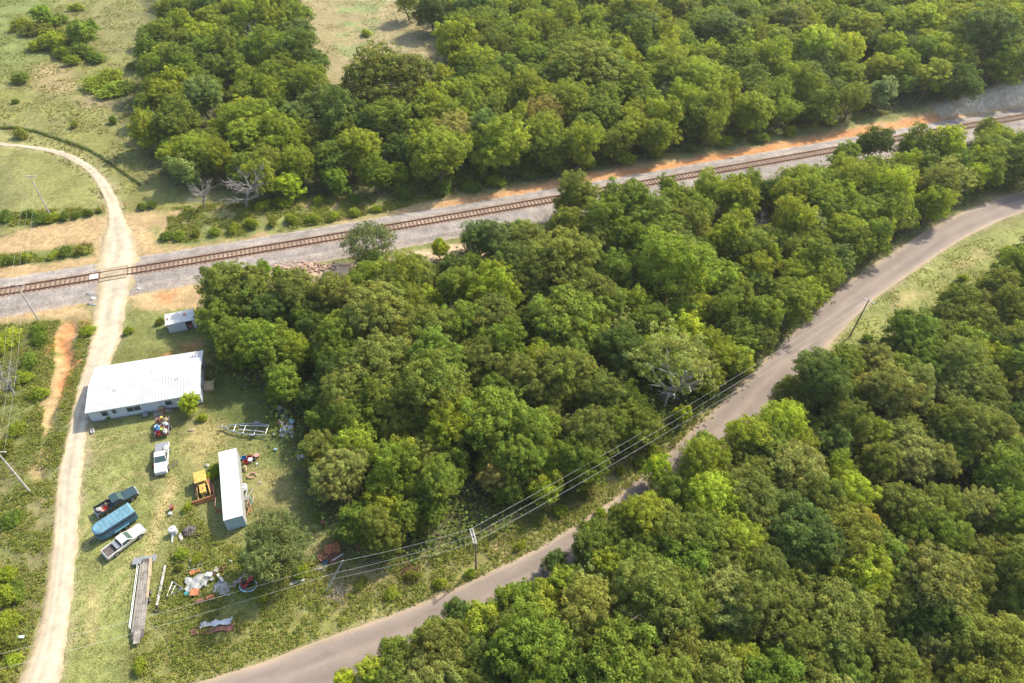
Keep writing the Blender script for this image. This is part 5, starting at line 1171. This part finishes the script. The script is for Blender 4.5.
boards('white_board', 'white plank lying alone on the verge right of the lone yard tree', 'board', P3(297.5, 582)+Vector((0, 0, .1)), [((0, 0, 0), (1.8, .38, .1), (0, 0, 0))], m_wpl, .42)
for (px, py, lab) in [(323.5, 525, 'small rust red drum half hidden at the tree edge above the slatted crates'), (358, 549, 'rust red drum at the tree edge right of the slatted crates'), (366, 553, 'second rust red drum at the tree edge under the overhanging crown')]:
    bucket('barrel', lab, 'barrel', P3(px, py), .3, .8, m_rust, m_rust)
def twigs(px, py, r, n, label, m=m_brown, seed=1):
    rg2 = random.Random(seed); b = MB()
    for _ in range(n):
        a_ = rg2.random()*6.28; d_ = rg2.random()*r; x, y = d_*math.cos(a_), d_*math.sin(a_); a2 = rg2.random()*6.28; L_ = rg2.uniform(.5, 1.3)
        b.tube([(x, y, rg2.uniform(0, .3)), (x+L_*.5*math.cos(a2), y+L_*.5*math.sin(a2), rg2.uniform(.2, .7)), (x+L_*math.cos(a2+.3), y+L_*math.sin(a2+.3), rg2.uniform(.1, .8))], [.03, .02, .01], 4)
    o = b.build('brush_pile', m, None); o.location = P3(px, py); return tag(o, label, 'brush pile')
twigs(410, 573, 1.6, 70, 'reddish dead brush pile on the verge left of the crossarm pole', m_rust, 3); twigs(338, 592, 1.3, 50, 'grey brown brush pile at the foot of the lone pole', M_deadbark, 4)
twigs(352, 585, .9, 25, 'tan dead grass clump right of the lone pole', m_tanw, 6); twigs(85, 246, 1.5, 40, 'brown brush at the corner of the drive above the crossing', m_brown, 8)
boards('white_board', 'small pale blue board lying in the weeds at the left edge of the photo', 'board', P3(20, 638)+Vector((0, 0, .3)), [((0, 0, 0), (1.2, .3, .06), (0, 0, 0))], m_pbl, .1)
crate('crate', 'white box on the grass at the left end of the house', 'crate', P3(93, 432), (.4, .7, .4), m_wpl, .4)
# rocks by the crossing
def rock(px, py, s, lab, m=None, seed=1):
    rg2 = random.Random(seed); b = MB(); r_ = bmesh.ops.create_icosphere(b.bm, subdivisions=2, radius=.5)
    for v in b.bm.verts: k = 1+.35*(rg2.random()-.5); v.co = Vector((v.co.x*s*k, v.co.y*s*.8*k, max(-.1, v.co.z*s*.7*k)))
    o = b.build('rock', m or m_tin, None); o.location = P3(px, py); return tag(o, lab, 'rock', 'rocks beside the level crossing')
for i, (px, py, s, lab) in enumerate([(90, 294, 1.3, 'grey rock nearest the rails left of the drive below the crossing'), (93, 299, 1.1, 'pale rock second from the rails left of the drive'), (90, 304, .9, 'pale brown rock lowest left of the drive below the crossing'), (94, 305, .8, 'small rock right of the lowest pale brown rock'), (138, 284, .6, 'pale rock right of the drive just below the rails'), (139, 289, .75, 'dark topped white rock right of the drive below the rails'), (126, 286, .5, 'small red stone on the right edge of the drive below the rails')]):
    rock(px, py, s, lab, [m_tin, m_liteb, m_plankm, m_tin, m_liteb, m_wpl, m_red][i], i)
b = MB(); rg3 = random.Random(9)
for i in range(160):
    px, py = rg3.gauss(308, 17), rg3.gauss(268, 2.6); g = G(px, py); s = rg3.uniform(.25, .8)
    r_ = bmesh.ops.create_icosphere(b.bm, subdivisions=1, radius=s*.5)
    for v in r_['verts']: v.co.x += g.x; v.co.y += g.y; v.co.z = v.co.z*.6+g.z+.15+rg3.uniform(-.05, .05)*s
tag(b.build('rubble', flat('rust_rubble', (.34, .22, .16), .95, var=.5, scale=.6), None), 'brown broken rubble spilling down the ballast shoulder above the wood', kind='stuff')

# ------------------------------------------------------------ utility poles and wires
def upole(name, label, base, h, arm_dir=None, arm_c=0.0, arm_len=2.4, m=m_pole, double=False, insul=3, top=None):
    t = thing(name, label, 'utility pole', base, 0, 'wooden utility poles'); tp = top or Vector((0, 0, h))
    MB().cyl((0, 0, -.3), tp, *((.15, .10) if arm_dir is not None else (.10, .07)), 10).build('post', m, t)
    ends = []
    if arm_dir is not None:
        d = Vector((math.cos(arm_dir), math.sin(arm_dir), 0)); n = Vector((-d.y, d.x, 0)); c = tp+d*arm_c-Vector((0, 0, .25))
        b = MB()
        for s_ in ((-1, 1) if double else (1,)):
            b.box(c+n*s_*(.17 if double else .14), (arm_len, .11, .14), rot=(0, 0, arm_dir))
        if double:
            for k in (-.45, -.15, .15, .45): b.box(c+d*arm_len*k, (.08, .30, .09), rot=(0, 0, arm_dir))
        ar = b.build('crossarm', m_arm if double else m_poleg, t)
        for k in range(insul):
            q = c+d*arm_len*(-.45+.9*k/(insul-1)); MB().cyl(q+Vector((0, 0, .08)), q+Vector((0, 0, .30)), .05, .035, 8).build('insulator', m_wpl, ar); ends.append(Vector(base)+q+Vector((0, 0, .3)))
    return t, ends
def wire(a, b_, sag, label, r=.0105, group='overhead wires'):
    pts = [a.lerp(b_, t)-Vector((0, 0, sag*4*t*(1-t))) for t in np.linspace(0, 1, 19)]
    o = MB().tube(pts, r, 5).build('power_cable', m_wire, None); return tag(o, label, 'power cable', group)
bC = P3(476, 569.5); e0 = unproj(471.3, 530, 6.6); e1 = unproj(475.4, 545, 6.6); dd = Vector((e0.x-e1.x, e0.y-e1.y, 0)); armL = dd.length
tC, eC = upole('utility_pole', 'brown wooden pole with a pale double crossarm on the verge above the lower road', bC, 6.9, math.atan2(dd.y, dd.x), armL/2, armL, m_pole, True)
bR = P3(850, 336); r0_ = unproj(863, 296, 8.8); r1_ = unproj(874, 302, 8.8); dR = Vector((r0_.x-r1_.x, r0_.y-r1_.y, 0))
tR, eR = upole('utility_pole', 'brown wooden pole with crossarm on the grass right of the upper road', bR, 8.8, math.atan2(dR.y, dR.x), 0, 2.4)
b1_ = P3(38.5, 320); t1_, e1_ = upole('utility_pole', 'grey wooden pole with crossarm just below the rails at the left edge', b1_, 8.2, R(5), 0, 2.4, m_poleg)
b3_ = P3(52, 218); t3_, e3_ = upole('utility_pole', 'grey wooden pole with crossarm inside the lane bend beyond the rails', b3_, 10.0, R(5), 0, 2.4, m_poleg)
b2_ = P3(30, 492); tq = unproj(-3, 452, 9.0)-b2_; tq.z = 9.0; t2_, e2_ = upole('utility_pole', 'bare grey pole rising out of the left edge beside the dirt drive', b2_, 9.0, R(5), 0, 2.0, m_poleg, top=tq)
bl = P3(325, 592); tl_ = unproj(343, 561, 5.2)-bl; tL, _ = upole('utility_pole', 'pale leaning pole carrying cables over the brush pile near the slatted crates', bl, 5.2, None, m=m_arm, top=Vector((tl_.x, tl_.y, 5.2)))
for k, w_ in enumerate(('upper', 'middle', 'lower')):
    wire(eC[2-k], eR[2-k], 1.6, f'{w_} cable from the double crossarm pole along the wood to the upper road pole')
tops = [bl+Vector((tl_.x, tl_.y, 5.15)), bl+Vector((tl_.x, tl_.y, 5.2))*.62, bl+Vector((tl_.x, tl_.y, 5.2))*.42]
endL = [unproj(-60, 668, 7.0), unproj(-60, 684, 6.4), unproj(-60, 700, 6.0)]
for k, w_ in enumerate(('highest', 'middle', 'lowest')):
    wire(eC[2-k], tops[k], .5, f'{w_} cable between the double crossarm pole and the pale leaning pole')
    if k < 2: wire(tops[k], endL[k], .8, f'{w_} cable running from the pale leaning pole over the scrap area to the lower left')
for k in range(3):
    side = ('left', 'middle', 'right')[k]
    wire(e1_[k], e3_[k], .7, f'{side} cable between the two grey crossarm poles across the rails', .006)
    wire(e1_[k], e2_[k], .9, f'{side} cable from the grey pole below the rails to the bare grey pole', .006)

# ------------------------------------------------------------ wire fence along the far lane, fence at the drive
fpx = [(-20, 126), (0, 128), (15, 128), (34, 131), (52, 137), (70, 143), (88, 150), (102, 158), (116, 168), (130, 178), (142, 186)]
FC = resample([unproj(a, b)[:2] for a, b in fpx], .5); fe = thing('wire_fence', 'low wire fence grown with dark grass curving along the far side of the lane', 'fence', (FC[0][0], FC[0][1], 0))
o0 = Vector((FC[0][0], FC[0][1], 0)); b = MB()
for zz in (.4, .75, 1.1): b.tube([Vector((x, y, hz(x, y)+zz))-o0 for x, y in FC[::6]], .012, 4)
b.build('fence_wire', m_rust, fe)
pm = MB().cyl((0, 0, 0), (0, 0, 1.25), .06, .05, 7); po = pm.build('post', m_poleg, fe)
for i, (x, y) in enumerate(FC[::8]):
    o = po if i == 0 else po.copy()
    if i: col.objects.link(o); o.parent = fe
    o.location = Vector((x, y, hz(x, y)))-o0
scatter('fence_line_grass', [[(a, b-1.1) for a, b in fpx[1:]]+[(a, b+.9) for a, b in fpx[:0:-1]]], 1500, .2, .6, .22, DG+GR[:1], 8, per=5, spread=.2, label='dark tall grass growing along the wire fence')
g0 = P3(105, 212); g1 = P3(126, 208)
gt = thing('gate', 'rusty red wire gate posts across the dirt drive above the rails', 'gate', g0, math.atan2(g1.y-g0.y, g1.x-g0.x)); gl = (g1-g0).length
for x in (0, gl): MB().cyl((x, 0, 0), (x, 0, 1.4), .09, seg=8).build('post', m_org, gt)
MB().tube([(-2.2, 0, 1.1), (0, 0, 1.2)], .03).tube([(-2.2, 0, .6), (0, 0, .7)], .03).tube([(gl, 0, 1.2), (gl+2.5, 0, 1.1)], .03).tube([(gl, 0, .7), (gl+2.5, 0, .6)], .03).build('rail_bar', m_org, gt)

# ------------------------------------------------------------ thin summer haze
hm = bpy.data.materials.new('haze_air'); hm.use_nodes = True; n_ = hm.node_tree.nodes
n_.remove(n_['Principled BSDF']); pv = n_.new('ShaderNodeVolumePrincipled'); pv.inputs['Color'].default_value = (.93, .94, .92, 1); pv.inputs['Density'].default_value = .0001; pv.inputs['Anisotropy'].default_value = .25
hm.node_tree.links.new(pv.outputs[0], n_['Material Output'].inputs['Volume'])
zlo = float(HG.min())-1.5
hb = MB().box((0, 0, (zlo+92)/2), (2*(abs(ax).max()+60), 2*(abs(ay).max()+60), 92-zlo)).build('haze', hm, None); tag(hb, kind='stuff')
